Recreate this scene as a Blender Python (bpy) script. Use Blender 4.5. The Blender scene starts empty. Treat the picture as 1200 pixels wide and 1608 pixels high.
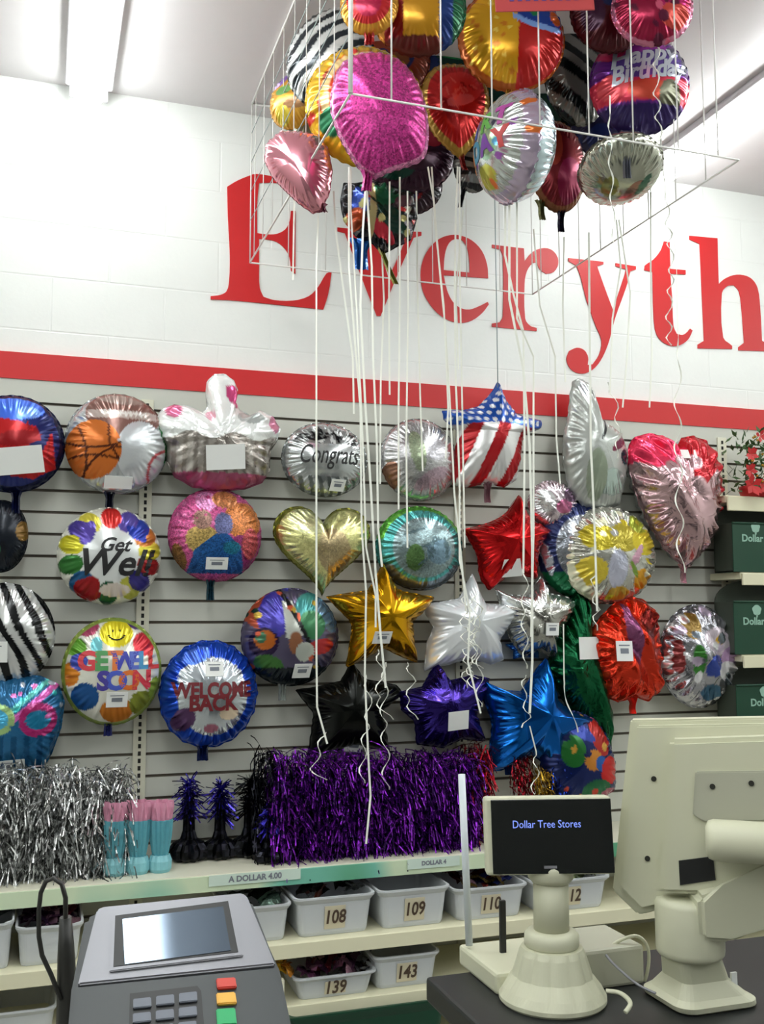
import bpy, bmesh, math, random
import numpy as np
from mathutils import Matrix, Vector
random.seed(7); RNG = np.random.RandomState(11)
S = bpy.context.scene
COL = S.collection
R_ = math.radians

# ---------------------------------------------------------------- camera
F_PX = 1585.0; PSI = R_(18.6); PIT = math.atan(161 / 1585.0)
CAM = np.array([0.0, -3.73, 1.52])
FW = np.array([math.sin(PSI) * math.cos(PIT), math.cos(PSI) * math.cos(PIT), math.sin(PIT)])
RT = np.array([math.cos(PSI), -math.sin(PSI), 0.0]); UP = np.cross(RT, FW)
cd = bpy.data.cameras.new('camera'); cam = bpy.data.objects.new('camera', cd); COL.objects.link(cam)
cd.sensor_fit = 'VERTICAL'; cd.sensor_height = 36.0; cd.lens = F_PX / 1608.0 * 36.0; cd.clip_start = 0.05
cam.matrix_world = Matrix(((RT[0], UP[0], -FW[0], CAM[0]), (RT[1], UP[1], -FW[1], CAM[1]), (RT[2], UP[2], -FW[2], CAM[2]), (0, 0, 0, 1)))
S.camera = cam

# ---------------------------------------------------------------- world, exposure
W = bpy.data.worlds.new('world'); S.world = W; W.use_nodes = True
W.node_tree.nodes['Background'].inputs[0].default_value = (0.8, 0.9, 0.88, 1)
W.node_tree.nodes['Background'].inputs[1].default_value = 0.3
S.view_settings.view_transform = 'Standard'; S.view_settings.look = 'None'
S.view_settings.gamma = 1.0; S.view_settings.exposure = 0.38
S.view_settings.use_curve_mapping = False
LAMP = 16.0          # strength of the fluorescent strip lenses


def ray(x, y): return FW + RT * (x - 600) / F_PX + UP * (804 - y) / F_PX
def px(x, y, Y=0.0):
    d = ray(x, y); return CAM + d * ((Y - CAM[1]) / d[1])
def pxz(x, y, z):
    d = ray(x, y); return CAM + d * ((z - CAM[2]) / d[2])
def pxd(x, y, dep): return CAM + ray(x, y) * dep

# ---------------------------------------------------------------- materials
def lin(c):
    return tuple(((v / 255.0) / 12.92 if v / 255.0 <= 0.04045 else (((v / 255.0) + 0.055) / 1.055) ** 2.4) for v in c[:3])
def mat(name, col=(200, 200, 200), rough=0.5, metal=0.0, emis=0.0, noise=0.0, nscale=8.0, bump=0.0, bscale=60.0, attr=False, glitter=0.0, gl=(.25, 1.35), vert=None, alpha=1.0, coat=0.0):
    m = bpy.data.materials.new(name); m.use_nodes = True
    nt = m.node_tree; N = nt.nodes; L = nt.links; b = N['Principled BSDF']
    c = lin(col)
    b.inputs['Base Color'].default_value = (*c, 1); b.inputs['Roughness'].default_value = rough
    b.inputs['Metallic'].default_value = metal; b.inputs['Coat Weight'].default_value = coat
    tc = N.new('ShaderNodeTexCoord'); csrc = None
    if attr:
        a = N.new('ShaderNodeAttribute'); a.attribute_name = 'paint'; csrc = a.outputs['Color']
        L.new(a.outputs['Alpha'], b.inputs['Metallic'])
    if noise or (not attr and not emis):
        n = N.new('ShaderNodeTexNoise'); n.inputs['Scale'].default_value = nscale; n.inputs['Detail'].default_value = 4
        L.new(tc.outputs['Object'], n.inputs['Vector'])
        mr = N.new('ShaderNodeMapRange'); k = noise or 0.03
        mr.inputs[3].default_value = 1 - k; mr.inputs[4].default_value = 1 + k * 0.6
        L.new(n.outputs['Fac'], mr.inputs[0])
        mx = N.new('ShaderNodeMix'); mx.data_type = 'RGBA'; mx.blend_type = 'MULTIPLY'; mx.inputs[0].default_value = 1
        if csrc: L.new(csrc, mx.inputs[6])
        else: mx.inputs[6].default_value = (*c, 1)
        L.new(mr.outputs[0], mx.inputs[7]); csrc = mx.outputs[2]
    nrm = None
    if glitter:
        v = N.new('ShaderNodeTexVoronoi'); v.inputs['Scale'].default_value = glitter
        L.new(tc.outputs['Object'], v.inputs['Vector'])
        sp = N.new('ShaderNodeSeparateColor'); L.new(v.outputs['Color'], sp.inputs[0])
        mr = N.new('ShaderNodeMapRange'); mr.inputs[3].default_value = gl[0]; mr.inputs[4].default_value = gl[1]
        L.new(sp.outputs[0], mr.inputs[0])
        mx = N.new('ShaderNodeMix'); mx.data_type = 'RGBA'; mx.blend_type = 'MULTIPLY'; mx.inputs[0].default_value = 1
        if csrc: L.new(csrc, mx.inputs[6])
        else: mx.inputs[6].default_value = (*c, 1)
        L.new(mr.outputs[0], mx.inputs[7]); csrc = mx.outputs[2]
        bp = N.new('ShaderNodeBump'); bp.inputs['Strength'].default_value = 0.35; bp.inputs['Distance'].default_value = 0.002
        L.new(sp.outputs[1], bp.inputs['Height']); nrm = bp.outputs[0]
    if csrc: L.new(csrc, b.inputs['Base Color'])
    if bump:
        n = N.new('ShaderNodeTexNoise'); n.inputs['Scale'].default_value = bscale; n.inputs['Detail'].default_value = 3
        n.inputs['Distortion'].default_value = 0.6
        L.new(tc.outputs['Object'], n.inputs['Vector'])
        bp = N.new('ShaderNodeBump'); bp.inputs['Strength'].default_value = bump; bp.inputs['Distance'].default_value = 0.02
        L.new(n.outputs['Fac'], bp.inputs['Height'])
        if nrm: L.new(nrm, bp.inputs['Normal'])
        nrm = bp.outputs[0]
    if nrm: L.new(nrm, b.inputs['Normal'])
    if emis:
        b.inputs['Emission Color'].default_value = (*c, 1); b.inputs['Emission Strength'].default_value = emis
    return m

def block_wall():
    m = mat('painted_block', (238, 240, 237), 0.35); nt = m.node_tree; N = nt.nodes; L = nt.links
    tc = N.new('ShaderNodeTexCoord'); mp = N.new('ShaderNodeMapping'); mp.inputs['Rotation'].default_value = (R_(90), 0, 0)
    L.new(tc.outputs['Object'], mp.inputs[0])
    br = N.new('ShaderNodeTexBrick'); br.inputs['Scale'].default_value = 1.0
    br.inputs['Brick Width'].default_value = 0.4; br.inputs['Row Height'].default_value = 0.2; br.inputs['Mortar Size'].default_value = 0.004
    br.inputs['Mortar Smooth'].default_value = 0.6
    L.new(mp.outputs[0], br.inputs['Vector'])
    bp = N.new('ShaderNodeBump'); bp.inputs['Strength'].default_value = 0.35; bp.inputs['Distance'].default_value = 0.004; bp.invert = True
    L.new(br.outputs['Fac'], bp.inputs['Height'])
    ns = N.new('ShaderNodeTexNoise'); ns.inputs['Scale'].default_value = 70; L.new(tc.outputs['Object'], ns.inputs[0])
    b2 = N.new('ShaderNodeBump'); b2.inputs['Strength'].default_value = 0.15; b2.inputs['Distance'].default_value = 0.002
    L.new(ns.outputs['Fac'], b2.inputs['Height']); L.new(bp.outputs[0], b2.inputs['Normal'])
    L.new(b2.outputs[0], N['Principled BSDF'].inputs['Normal'])
    return m

M = dict(
    wall=block_wall(),
    plain=mat('painted_side_wall', (205, 206, 200), 0.6),
    darkwall=mat('far_store_wall', (120, 120, 115), 0.7, noise=0.3, nscale=1.5),
    ceil=mat('ceiling_paint', (228, 224, 226), 0.6),
    floor=mat('vinyl_floor', (150, 148, 140), 0.35, noise=0.1, nscale=3),
    red=mat('red_vinyl', (205, 30, 34), 0.45),
    slat=mat('slatwall_laminate', (205, 206, 196), 0.45, noise=0.02, nscale=2),
    groove=mat('slat_groove', (124, 116, 104), 0.7),
    metalw=mat('cream_enamel', (222, 220, 200), 0.4),
    slot=mat('upright_slot', (30, 28, 26), 0.8),
    shelf=mat('cream_shelf', (226, 222, 192), 0.45),
    lamp=mat('lamp_lens', (250, 255, 253), 0.4, emis=LAMP),
    housing=mat('lamp_housing', (205, 203, 206), 0.5),
    foil=mat('printed_foil', rough=0.22, attr=True, bump=0.10, bscale=14),
    foils=mat('smooth_foil', rough=0.16, attr=True, bump=0.06, bscale=7),
    crink=mat('crinkled_foil', rough=0.2, attr=True, bump=0.55, bscale=15),
    glit=mat('glitter_foil', rough=0.32, attr=True, bump=0.08, bscale=9, glitter=230, gl=(.4, 1.25)),
    holo=mat('holographic_foil', rough=0.25, attr=True, bump=0.15, bscale=18, glitter=170, gl=(.72, 1.1)),
    tag=mat('white_card', (232, 234, 232), 0.6),
    tagink=mat('grey_print', (120, 125, 135), 0.6),
    ink=mat('black_ink', (22, 22, 24), 0.5),
    ribbon=mat('white_curling_ribbon', (246, 248, 238), 0.35),
    cord=mat('white_net_cord', (228, 226, 222), 0.5),
    greycord=mat('grey_cord', (150, 165, 165), 0.5),
    bin=mat('pale_plastic', (196, 200, 204), 0.45),
    bintag=mat('beige_tape', (205, 196, 170), 0.6),
    green=mat('green_plastic', (10, 62, 42), 0.4),
    greenin=mat('dark_green_inside', (58, 66, 56), 0.6),
    emblem=mat('pale_print', (150, 190, 172), 0.6),
    beige=mat('beige_plastic', (205, 205, 180), 0.42),
    beiged=mat('grey_beige_plastic', (176, 176, 158), 0.5),  # even beige, a step darker and greyer, for mount plate and box
    hole=mat('screw_hole', (40, 40, 34), 0.8),
    black=mat('black_plastic', (26, 27, 28), 0.4),
    darkg=mat('charcoal_plastic', (62, 66, 68), 0.4),
    silver=mat('silver_plastic', (138, 138, 144), 0.35, metal=0.3),
    keypad=mat('grey_key', (105, 110, 122), 0.4),
    kr=mat('red_key', (205, 62, 48), 0.4), ky=mat('yellow_key', (232, 176, 66), 0.4), kg=mat('green_key', (30, 168, 100), 0.4),
    glass=mat('dark_display_glass', (14, 18, 18), 0.25, coat=0.3),
    lcd=mat('terminal_screen', (92, 104, 118), 0.08, metal=0.55),
    blue_txt=mat('lit_blue_text', (110, 130, 220), 0.5, emis=0.9),
    counter=mat('black_counter', (34, 36, 36), 0.45, noise=0.15),
    wire=mat('black_wire', (40, 40, 38), 0.4),
    rod=mat('white_rod', (214, 222, 228), 0.3),
    sign=mat('red_sign_card', (190, 70, 72), 0.5),
    signink=mat('violet_print', (98, 66, 140), 0.5),
    leaf=mat('plastic_leaf', (60, 92, 46), 0.5, noise=0.3, nscale=30),
    petal=mat('red_petal', (196, 36, 40), 0.45, noise=0.2, nscale=30),
    gold=mat('gold_bead', (190, 150, 60), 0.25, metal=0.8),
)

def strip_mat():
    m = mat('green_price_strip', (150, 205, 180), 0.4); nt = m.node_tree; N = nt.nodes; L = nt.links
    tc = N.new('ShaderNodeTexCoord'); sx = N.new('ShaderNodeSeparateXYZ'); L.new(tc.outputs['Object'], sx.inputs[0])
    w = N.new('ShaderNodeTexNoise'); w.inputs['Scale'].default_value = 2.2; w.inputs['Detail'].default_value = 1
    L.new(tc.outputs['Object'], w.inputs[0])
    r = N.new('ShaderNodeValToRGB'); e = r.color_ramp.elements
    e[0].position = 0.35; e[0].color = (*lin((96, 165, 128)), 1); e[1].position = 0.6; e[1].color = (*lin((206, 222, 190)), 1)
    x = e.new(0.47); x.color = (*lin((120, 190, 170)), 1)
    L.new(w.outputs['Fac'], r.inputs[0]); L.new(r.outputs[0], N['Principled BSDF'].inputs['Base Color'])
    return m
M['strip'] = strip_mat()

# ---------------------------------------------------------------- object helpers
MW = {}
def link(o, parent=None):
    COL.objects.link(o)
    if parent is not None:
        o.parent = parent
        if parent.name in MW: MW[o.name] = MW[parent.name]
    return o
def tag(o, label=None, cat=None, group=None, kind=None):
    if label: o['label'] = label
    if cat: o['category'] = cat
    if group: o['group'] = group
    if kind: o['kind'] = kind
    return o
def empty(name, label, cat, loc=(0, 0, 0), mw=None, group=None):
    o = bpy.data.objects.new(name, None); link(o); o.empty_display_size = 0.05
    m = mw.copy() if mw is not None else Matrix.Translation(Vector(loc))
    o.matrix_world = m; MW[o.name] = m; tag(o, label, cat, group); return o
def mesh(name, V, Fc, m, parent=None, smooth=False, world=False):
    if world and parent is not None:
        inv = MW[parent.name].inverted(); V = [inv @ Vector(v) for v in V]
    me = bpy.data.meshes.new(name); me.from_pydata([tuple(v) for v in V], [], [tuple(f) for f in Fc]); me.update()
    if smooth: me.polygons.foreach_set('use_smooth', [True] * len(me.polygons))
    me.materials.append(m)
    return link(bpy.data.objects.new(name, me), parent)
class MB:
    def __init__(s): s.bm = bmesh.new(); s.mi = 0
    def box(s, c, d, mx=None, bev=0.0, mi=0, taper=None):
        r = bmesh.ops.create_cube(s.bm, size=1.0); vs = r['verts']
        for v in vs:
            v.co = Vector((v.co.x * d[0], v.co.y * d[1], v.co.z * d[2]))
            if taper and v.co.z > 0: v.co.x *= taper[0]; v.co.y *= taper[1]
        if bev:
            es = list({e for v in vs for e in v.link_edges})
            g = bmesh.ops.bevel(s.bm, geom=es, offset=bev, segments=2, affect='EDGES', profile=0.5)
            vs = g['verts'] if False else [v for v in s.bm.verts if v.index == -1 or v in set(g['verts'])]
            vs = list({v for f in g['faces'] for v in f.verts} | {v for v in vs if v.is_valid})
            # grow to the whole island
            st = list(vs); seen = set(vs)
            while st:
                q = st.pop()
                for e in q.link_edges:
                    o = e.other_vert(q)
                    if o not in seen: seen.add(o); st.append(o)
            vs = list(seen)
        m = Matrix.Translation(Vector(c))
        if mx is not None: m = m @ mx
        for v in vs: v.co = m @ v.co
        for f in {f for v in vs for f in v.link_faces}: f.material_index = mi
        return s
    def lathe(s, prof, n=40, c=(0, 0, 0), mx=None, mi=0, cap=True):
        rings = []
        for (r, z) in prof:
            rings.append([s.bm.verts.new(((r * math.cos(2 * math.pi * i / n)), (r * math.sin(2 * math.pi * i / n)), z)) for i in range(n)])
        fs = []
        for a, b in zip(rings, rings[1:]):
            for i in range(n): fs.append(s.bm.faces.new((a[i], a[(i + 1) % n], b[(i + 1) % n], b[i])))
        if cap: fs.append(s.bm.faces.new(rings[0][::-1])); fs.append(s.bm.faces.new(rings[-1]))
        m = Matrix.Translation(Vector(c))
        if mx is not None: m = m @ mx
        for rg in rings:
            for v in rg: v.co = m @ v.co
        for f in fs: f.material_index = mi; f.smooth = len(f.verts) == 4
        return s
    def tube(s, pts, r, n=8, mi=0):
        pts = [Vector(p) for p in pts]; rings = []; prev = None
        for i, p in enumerate(pts):
            t = (pts[min(i + 1, len(pts) - 1)] - pts[max(i - 1, 0)]).normalized()
            a = Vector((0, 0, 1)) if abs(t.z) < 0.9 else Vector((1, 0, 0))
            if prev is not None: a = prev
            u = (a - t * a.dot(t)).normalized(); w = t.cross(u); prev = u
            rr = r[i] if isinstance(r, (list, tuple)) else r
            rings.append([s.bm.verts.new(p + (u * math.cos(2 * math.pi * k / n) + w * math.sin(2 * math.pi * k / n)) * rr) for k in range(n)])
        for a, b in zip(rings, rings[1:]):
            for k in range(n):
                f = s.bm.faces.new((a[k], a[(k + 1) % n], b[(k + 1) % n], b[k])); f.smooth = True; f.material_index = mi
        f = s.bm.faces.new(rings[0][::-1]); f.material_index = mi; f = s.bm.faces.new(rings[-1]); f.material_index = mi
        return s
    def prism(s, poly, d0, d1, fn, mi=0):
        """poly: 2-D outline; fn(u, v, d) -> point"""
        a = [s.bm.verts.new(fn(u, v, d0)) for u, v in poly]; b = [s.bm.verts.new(fn(u, v, d1)) for u, v in poly]; n = len(poly)
        fs = [s.bm.faces.new(a), s.bm.faces.new(b[::-1])] + [s.bm.faces.new((a[(i + 1) % n], a[i], b[i], b[(i + 1) % n])) for i in range(n)]
        for f in fs: f.material_index = mi
        return s
    def build(s, name, m, parent=None, world=False):
        bmesh.ops.recalc_face_normals(s.bm, faces=s.bm.faces[:])
        if world and parent is not None:
            inv = MW[parent.name].inverted()
            for v in s.bm.verts: v.co = inv @ v.co
        me = bpy.data.meshes.new(name); s.bm.to_mesh(me); s.bm.free()
        for q in (m if isinstance(m, (list, tuple)) else [m]): me.materials.append(q)
        return link(bpy.data.objects.new(name, me), parent)

def text_geo(txt, size=1.0, shear=0.0, bold=0.0, xs=1.0):
    cu = bpy.data.curves.new('t', 'FONT'); cu.body = txt; cu.size = size; cu.align_x = 'CENTER'; cu.align_y = 'CENTER'
    cu.shear = shear; cu.offset = bold; cu.resolution_u = 3
    o = bpy.data.objects.new('t', cu); COL.objects.link(o); bpy.context.view_layer.update()
    me = bpy.data.meshes.new_from_object(o.evaluated_get(bpy.context.evaluated_depsgraph_get()))
    V = [(v.co.x * xs, v.co.y) for v in me.vertices]; Fc = [tuple(p.vertices) for p in me.polygons]
    bpy.data.objects.remove(o); bpy.data.curves.remove(cu); bpy.data.meshes.remove(me)
    return V, Fc
def flat_text(txt, size, m, parent, origin, ux, uy, nrm, off=0.001, name='lettering', **k):
    V, Fc = text_geo(txt, size, **k); o, ux, uy, nrm = Vector(origin), Vector(ux), Vector(uy), Vector(nrm)
    return mesh(name, [o + ux * a + uy * b + nrm * off for a, b in V], Fc, m, parent)

# ---------------------------------------------------------------- the room
def slab(name, lo, hi, m, label=None):
    c = [(a + b) / 2 for a, b in zip(lo, hi)]; d = [b - a for a, b in zip(lo, hi)]
    o = MB().box((0, 0, 0), d).build(name, m); o.location = c; tag(o, label, None, None, 'structure'); return o
XL, XR, YF, ZC = -3.2, 5.6, -7.5, 3.46
slab('floor', (XL - .1, YF - .1, -.1), (XR + .1, .1, 0), M['floor'])
slab('ceiling', (XL - .1, YF - .1, ZC), (XR + .1, .1, ZC + .1), M['ceil'])
slab('wall_back', (XL, 0, 0), (XR, .1, ZC), M['wall'], 'white painted block wall behind the slatwall')
slab('wall_left', (XL - .1, YF, 0), (XL, .1, ZC), M['plain'])
slab('wall_right', (XR, YF, 0), (XR + .1, .1, ZC), M['plain'])
slab('wall_front', (XL, YF - .1, 0), (XR, YF, ZC), M['darkwall'])
slab('trim_1', (XL, -.022, 2.345), (XR, -.0, 2.44), M['red'], 'red painted band running along the white wall')
# slatwall with real grooves
SP, Z0, GW = 0.077, 2.262, 0.010
prof = [(-.002, 2.345), (-.018, 2.345)]; gz = Z0
while gz > 0.3:
    prof += [(-.018, gz + GW / 2), (-.006, gz + GW / 2), (-.006, gz - GW / 2), (-.018, gz - GW / 2)]; gz -= SP
prof += [(-.018, 0.1), (-.002, 0.1)]
V = []; Fc = []
for X in (XL, XR): V += [(X, y, z) for y, z in prof]
n = len(prof)
sl = mesh('wall_slatted_panel', V, [(i, i + 1, n + i + 1, n + i) for i in range(n - 1)], M['slat'])
sl.data.materials.append(M['groove'])
for p in sl.data.polygons:
    if sum(abs(sl.data.vertices[v].co.y + .006) < 1e-4 for v in p.vertices) >= 2: p.material_index = 1
tag(sl, 'pale grooved slatwall panelling below the red band', None, None, 'structure')

# red letters painted on the wall
def letter(ch, pts, label, holes=()):
    P = [px(x, y, -.004) for x, y in pts]
    bm = bmesh.new()
    loops = []
    for L_ in [pts] + list(holes):
        vs = [bm.verts.new(px(x, y, -.004)) for x, y in L_]; loops.append([bm.edges.new((vs[i], vs[(i + 1) % len(vs)])) for i in range(len(vs))])
    bmesh.ops.triangle_fill(bm, use_beauty=True, use_dissolve=False, edges=[e for l in loops for e in l], normal=(0, -1, 0))
    g = bmesh.ops.extrude_face_region(bm, geom=bm.faces[:])
    for v in g['geom']:
        if isinstance(v, bmesh.types.BMVert): v.co.y = -.0005
    bmesh.ops.recalc_face_normals(bm, faces=bm.faces[:])
    c = sum((v.co for v in bm.verts), Vector()) / len(bm.verts)
    for v in bm.verts: v.co -= c
    me = bpy.data.meshes.new('wall_letter'); bm.to_mesh(me); bm.free(); me.materials.append(M['red'])
    o = link(bpy.data.objects.new('wall_letter', me)); o.location = c
    tag(o, label, 'letter', 'red serif letters on the white wall')
def smooth_pts(pts, k=3):
    out = []; n = len(pts)
    for i in range(n):
        p0, p1, p2, p3 = [np.array(pts[(i + j) % n], float) for j in (-1, 0, 1, 2)]
        a, b = p1 - p0, p2 - p1; c = p3 - p2
        def ang(u, v): return math.degrees(math.acos(max(-1, min(1, u @ v / (np.linalg.norm(u) * np.linalg.norm(v) + 1e-9)))))
        if np.linalg.norm(b) < 9 or (ang(a, b) > 48 and ang(b, c) > 48): out.append(tuple(p1)); continue
        m1 = (p2 - p0) / 2 if ang(a, b) <= 48 else b; m2 = (p3 - p1) / 2 if ang(b, c) <= 48 else b
        L_ = np.linalg.norm(b); m1 = m1 / (np.linalg.norm(m1) + 1e-9) * L_; m2 = m2 / (np.linalg.norm(m2) + 1e-9) * L_
        for j in range(k):
            t = j / k; out.append(tuple((2*t**3-3*t**2+1)*p1 + (t**3-2*t**2+t)*m1 + (-2*t**3+3*t**2)*p2 + (t**3-t**2)*m2))
    return out
LET = {
 'E': [(357,293),(372,284),(391,276),(402,273),(430,277),(470,283),(507,289),(505,330),(499,330),(492,310),(478,298),(455,291),(433,287),(407,287),(404,320),(404,366),(420,368),(435,367),(448,360),(455,347),(457,331),(464,331),(464,430),(457,425),(455,405),(448,391),(435,380),(420,376),(407,375),(407,420),(408,452),(414,466),(430,471),(460,472),(485,465),(500,450),(513,429),(521,426),(516,460),(508,486),(440,479),(370,472),(331,470),(331,465),(346,463),(356,457),(360,440),(361,400),(358,340)],
 'v': [(530,357),(603,364),(603,370),(593,372),(600,400),(610,437),(625,405),(638,374),(628,370),(628,363),(662,364),(662,370),(650,373),(625,430),(598,496),(592,496),(566,430),(542,366),(530,363)],
 'e': [(767,437),(765,415),(757,394),(742,378),(724,370),(708,369),(690,375),(674,390),(664,410),(661,432),(664,455),(673,474),(688,492),(705,503),(724,507),(742,503),(758,491),(768,478),(766,474),(752,481),(737,486),(722,483),(710,472),(702,455),(697,432)],
 'r': [(773,384),(823,390),(824,410),(836,396),(850,390),(864,391),(874,400),(877,414),(870,427),(858,430),(848,423),(843,412),(837,413),(828,425),(824,445),(825,500),(832,511),(843,515),(843,520),(773,513),(773,508),(785,506),(790,497),(790,402),(786,392),(773,389)],
 'y': [(893,405),(948,411),(948,415),(938,418),(950,452),(963,487),(981,432),(983,423),(967,418),(967,413),(999,418),(999,423),(990,426),(984,450),(966,500),(957,535),(947,560),(935,577),(920,586),(905,585),(894,576),(890,563),(894,551),(906,546),(918,550),(924,562),(923,573),(931,572),(941,557),(945,535),(936,512),(921,470),(907,420),(893,410)],
 't': [(1043,379),(1052,380),(1053,422),(1077,424),(1077,431),(1053,430),(1056,470),(1058,512),(1063,524),(1072,526),(1080,521),(1084,516),(1088,519),(1081,533),(1068,542),(1054,543),(1040,536),(1031,524),(1027,500),(1025,427),(1012,424),(1013,417),(1027,407),(1038,393)],
 'h': [(1083,370),(1127,374),(1129,446),(1138,438),(1152,432),(1168,432),(1181,438),(1190,452),(1194,480),(1197,535),(1215,546),(1215,552),(1160,550),(1160,545),(1169,538),(1165,486),(1161,458),(1153,448),(1143,449),(1134,460),(1136,530),(1150,543),(1150,548),(1096,547),(1096,541),(1106,535),(1099,383),(1083,376)],
}
ES_H = [[(697,424),(698,405),(702,388),(709,378),(718,375),(727,378),(734,390),(737,406),(738,428)]]
WHAT = {'E': 'tall red capital E on the white wall, leftmost letter', 'v': 'red letter v partly behind crumpled foil balloons', 'e': 'red lowercase e on the wall between v and r',
        'r': 'red lowercase r on the wall, seen through hanging ribbons', 'y': 'red lowercase y with ball tail dropping toward red band', 't': 'red lowercase t on the wall with curled ribbon in front',
        'h': 'red lowercase h cut by the right edge of view'}
for ch, pts in LET.items():
    letter(ch, smooth_pts(pts), WHAT[ch], [smooth_pts(h) for h in ES_H] if ch == 'e' else ())

# slotted uprights
for i, (X, lb) in enumerate([(.345, 'cream slotted upright strip beside the get well balloons'), (1.575, 'cream slotted upright hidden mostly behind hanging ribbons'), (2.835, 'cream slotted upright left of the green crates')]):
    t = empty('slotted_upright', lb, 'shelf upright', (X, -.019, 0), group='slotted uprights on the slatwall')
    MB().box((0, -.004, 1.15), (.045, .008, 2.3), bev=.001).build('channel', M['metalw'], t)
    b = MB(); z = .5
    while z < 2.28: b.box((0, -.0082, z), (.010, .002, .015)); z += .0254
    b.build('slot_row', M['slot'], t)

# fluorescent strip lights
def strip_light(x, y0, y1, label, w=.115):
    t = empty('strip_light', label, 'ceiling light', (x, 0, ZC), group='fluorescent strip lights on the ceiling')
    L_ = y1 - y0; c = (y0 + y1) / 2
    MB().box((0, c, -.016), (w + .055, L_, .034), bev=.011).build('housing', M['housing'], t)
    n = 10; pr = [(-w / 2, 0)] + [(-w / 2 * math.cos(math.pi * k / n), -.07 * math.sin(math.pi * k / n) ** .7 if 0 < k < n else 0) for k in range(1, n)] + [(w / 2, 0)]
    b = MB(); b.prism(pr, y0 + .012, y1 - .012, lambda u, v, d: (u, d, v - .032)); b.build('lens', M['lamp'], t)
    MB().box((0, y0 + .005, -.04), (w + .02, .012, .07), bev=.003).build('end_cap', M['housing'], t)
    MB().box((0, y1 - .005, -.04), (w + .02, .012, .07), bev=.003).build('end_cap', M['housing'], t)
strip_light(px(139, 140)[0], -6.6, -.06, 'fluorescent strip light over the blank left wall')
strip_light(2.47, -6.6, -.06, 'fluorescent strip light right of the ceiling balloons')
strip_light(-2.25, -6.6, -.5, 'fluorescent strip light beyond the left edge')
strip_light(4.6, -6.6, -.5, 'fluorescent strip light beyond the right edge')
# ---------------------------------------------------------------- foil balloons
def inside(U, V, P):
    r = np.zeros(U.shape, bool); n = len(P)
    for i in range(n):
        x1, y1 = P[i]; x2, y2 = P[(i + 1) % n]
        if y1 == y2: continue
        c = ((y1 > V) != (y2 > V)) & (U < (x2 - x1) * (V - y1) / (y2 - y1) + x1); r ^= c
    return r
def painter(base, layers=()):
    def fn(U, V, rho):
        C = np.zeros(U.shape + (4,)); b = tuple(base) + ((.4,) if len(base) == 3 else ())
        C[...] = (*lin(b), b[3])
        for l in layers:
            k = l[0]; c = l[-1]; c = tuple(c) + ((.4,) if len(c) == 3 else ())
            if k == 'e':
                _, cx, cy, rx, ry, rot, _c = l; a = R_(rot); dx, dy = U - cx, V - cy
                m = ((dx * math.cos(a) + dy * math.sin(a)) / rx) ** 2 + ((-dx * math.sin(a) + dy * math.cos(a)) / ry) ** 2 < 1
            elif k == 'p': m = inside(U, V, l[1])
            elif k == 'r': m = (rho >= l[1]) & (rho < l[2])
            else: m = l[1](U, V, rho)
            C[m] = (*lin(c), c[3])
        return C
    return fn
def blobs(n, pal, s0, s1, seed, box_=(-1, -1, 1, 1)):
    r = random.Random(seed)
    return [('e', r.uniform(box_[0], box_[2]), r.uniform(box_[1], box_[3]), r.uniform(s0, s1), r.uniform(s0, s1), r.uniform(0, 180), pal[r.randrange(len(pal))]) for _ in range(n)]
def strokes(n, pal, seed, w=.03, l0=.15, l1=.5, box_=(-1, -1, 1, 1)):
    r = random.Random(seed)
    return [('e', r.uniform(box_[0], box_[2]), r.uniform(box_[1], box_[3]), r.uniform(l0, l1), w, r.uniform(0, 180), pal[r.randrange(len(pal))]) for _ in range(n)]
def zebra(ang, fr=11, warp=1.2, c=(20, 22, 24), ph=0.0, base=(215, 217, 216, .5)):
    a = R_(ang)
    return painter(base, [('f', lambda U, V, r: np.sin(fr * (U * math.cos(a) + V * math.sin(a)) + warp * np.sin(2.3 * (-U * math.sin(a) + V * math.cos(a)) + ph) + .7 * np.sin(6 * V + 3 * U)) > .05, c)])

CIRC = [(math.cos(2 * math.pi * i / 48), math.sin(2 * math.pi * i / 48)) for i in range(48)]
def star_pts(n=5, inner=.5, rot=90, tip=.06):
    out = []
    for i in range(n):
        a = R_(rot + i * 360 / n); b = R_(rot + (i + .5) * 360 / n)
        for d in (-tip, 0, tip): out.append(((1 - abs(d) * .8) * math.cos(a + d), (1 - abs(d) * .8) * math.sin(a + d)))
        for d in (-.12, 0, .12): out.append(((inner + abs(d) * .5) * math.cos(b + d), (inner + abs(d) * .5) * math.sin(b + d)))
    return out
def scallop(n, d=.06): return [((1 - d * abs(math.sin(n * t / 2))) * math.cos(t), (1 - d * abs(math.sin(n * t / 2))) * math.sin(t)) for t in [2 * math.pi * i / 120 for i in range(120)]]
def heart_pts():
    out = []
    for i in range(60):
        t = 2 * math.pi * i / 60
        out.append((.98 * math.sin(t) ** 3 * 1.02, (13 * math.cos(t) - 5 * math.cos(2 * t) - 2 * math.cos(3 * t) - math.cos(4 * t)) / 16 * .98 + .05))
    return out
def radial(P):
    P = np.array(P, float); Q = np.roll(P, -1, 0)
    def R(th):
        d = np.array([math.cos(th), math.sin(th)]); best = 0
        for a, b in zip(P, Q):
            e = b - a; den = d[0] * e[1] - d[1] * e[0]
            if abs(den) < 1e-12: continue
            t = (a[0] * e[1] - a[1] * e[0]) / den; s = (a[0] * d[1] - a[1] * d[0]) / den
            if t > 0 and -1e-9 <= s <= 1 + 1e-9: best = max(best, t)
        return best or .5
    return R

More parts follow.
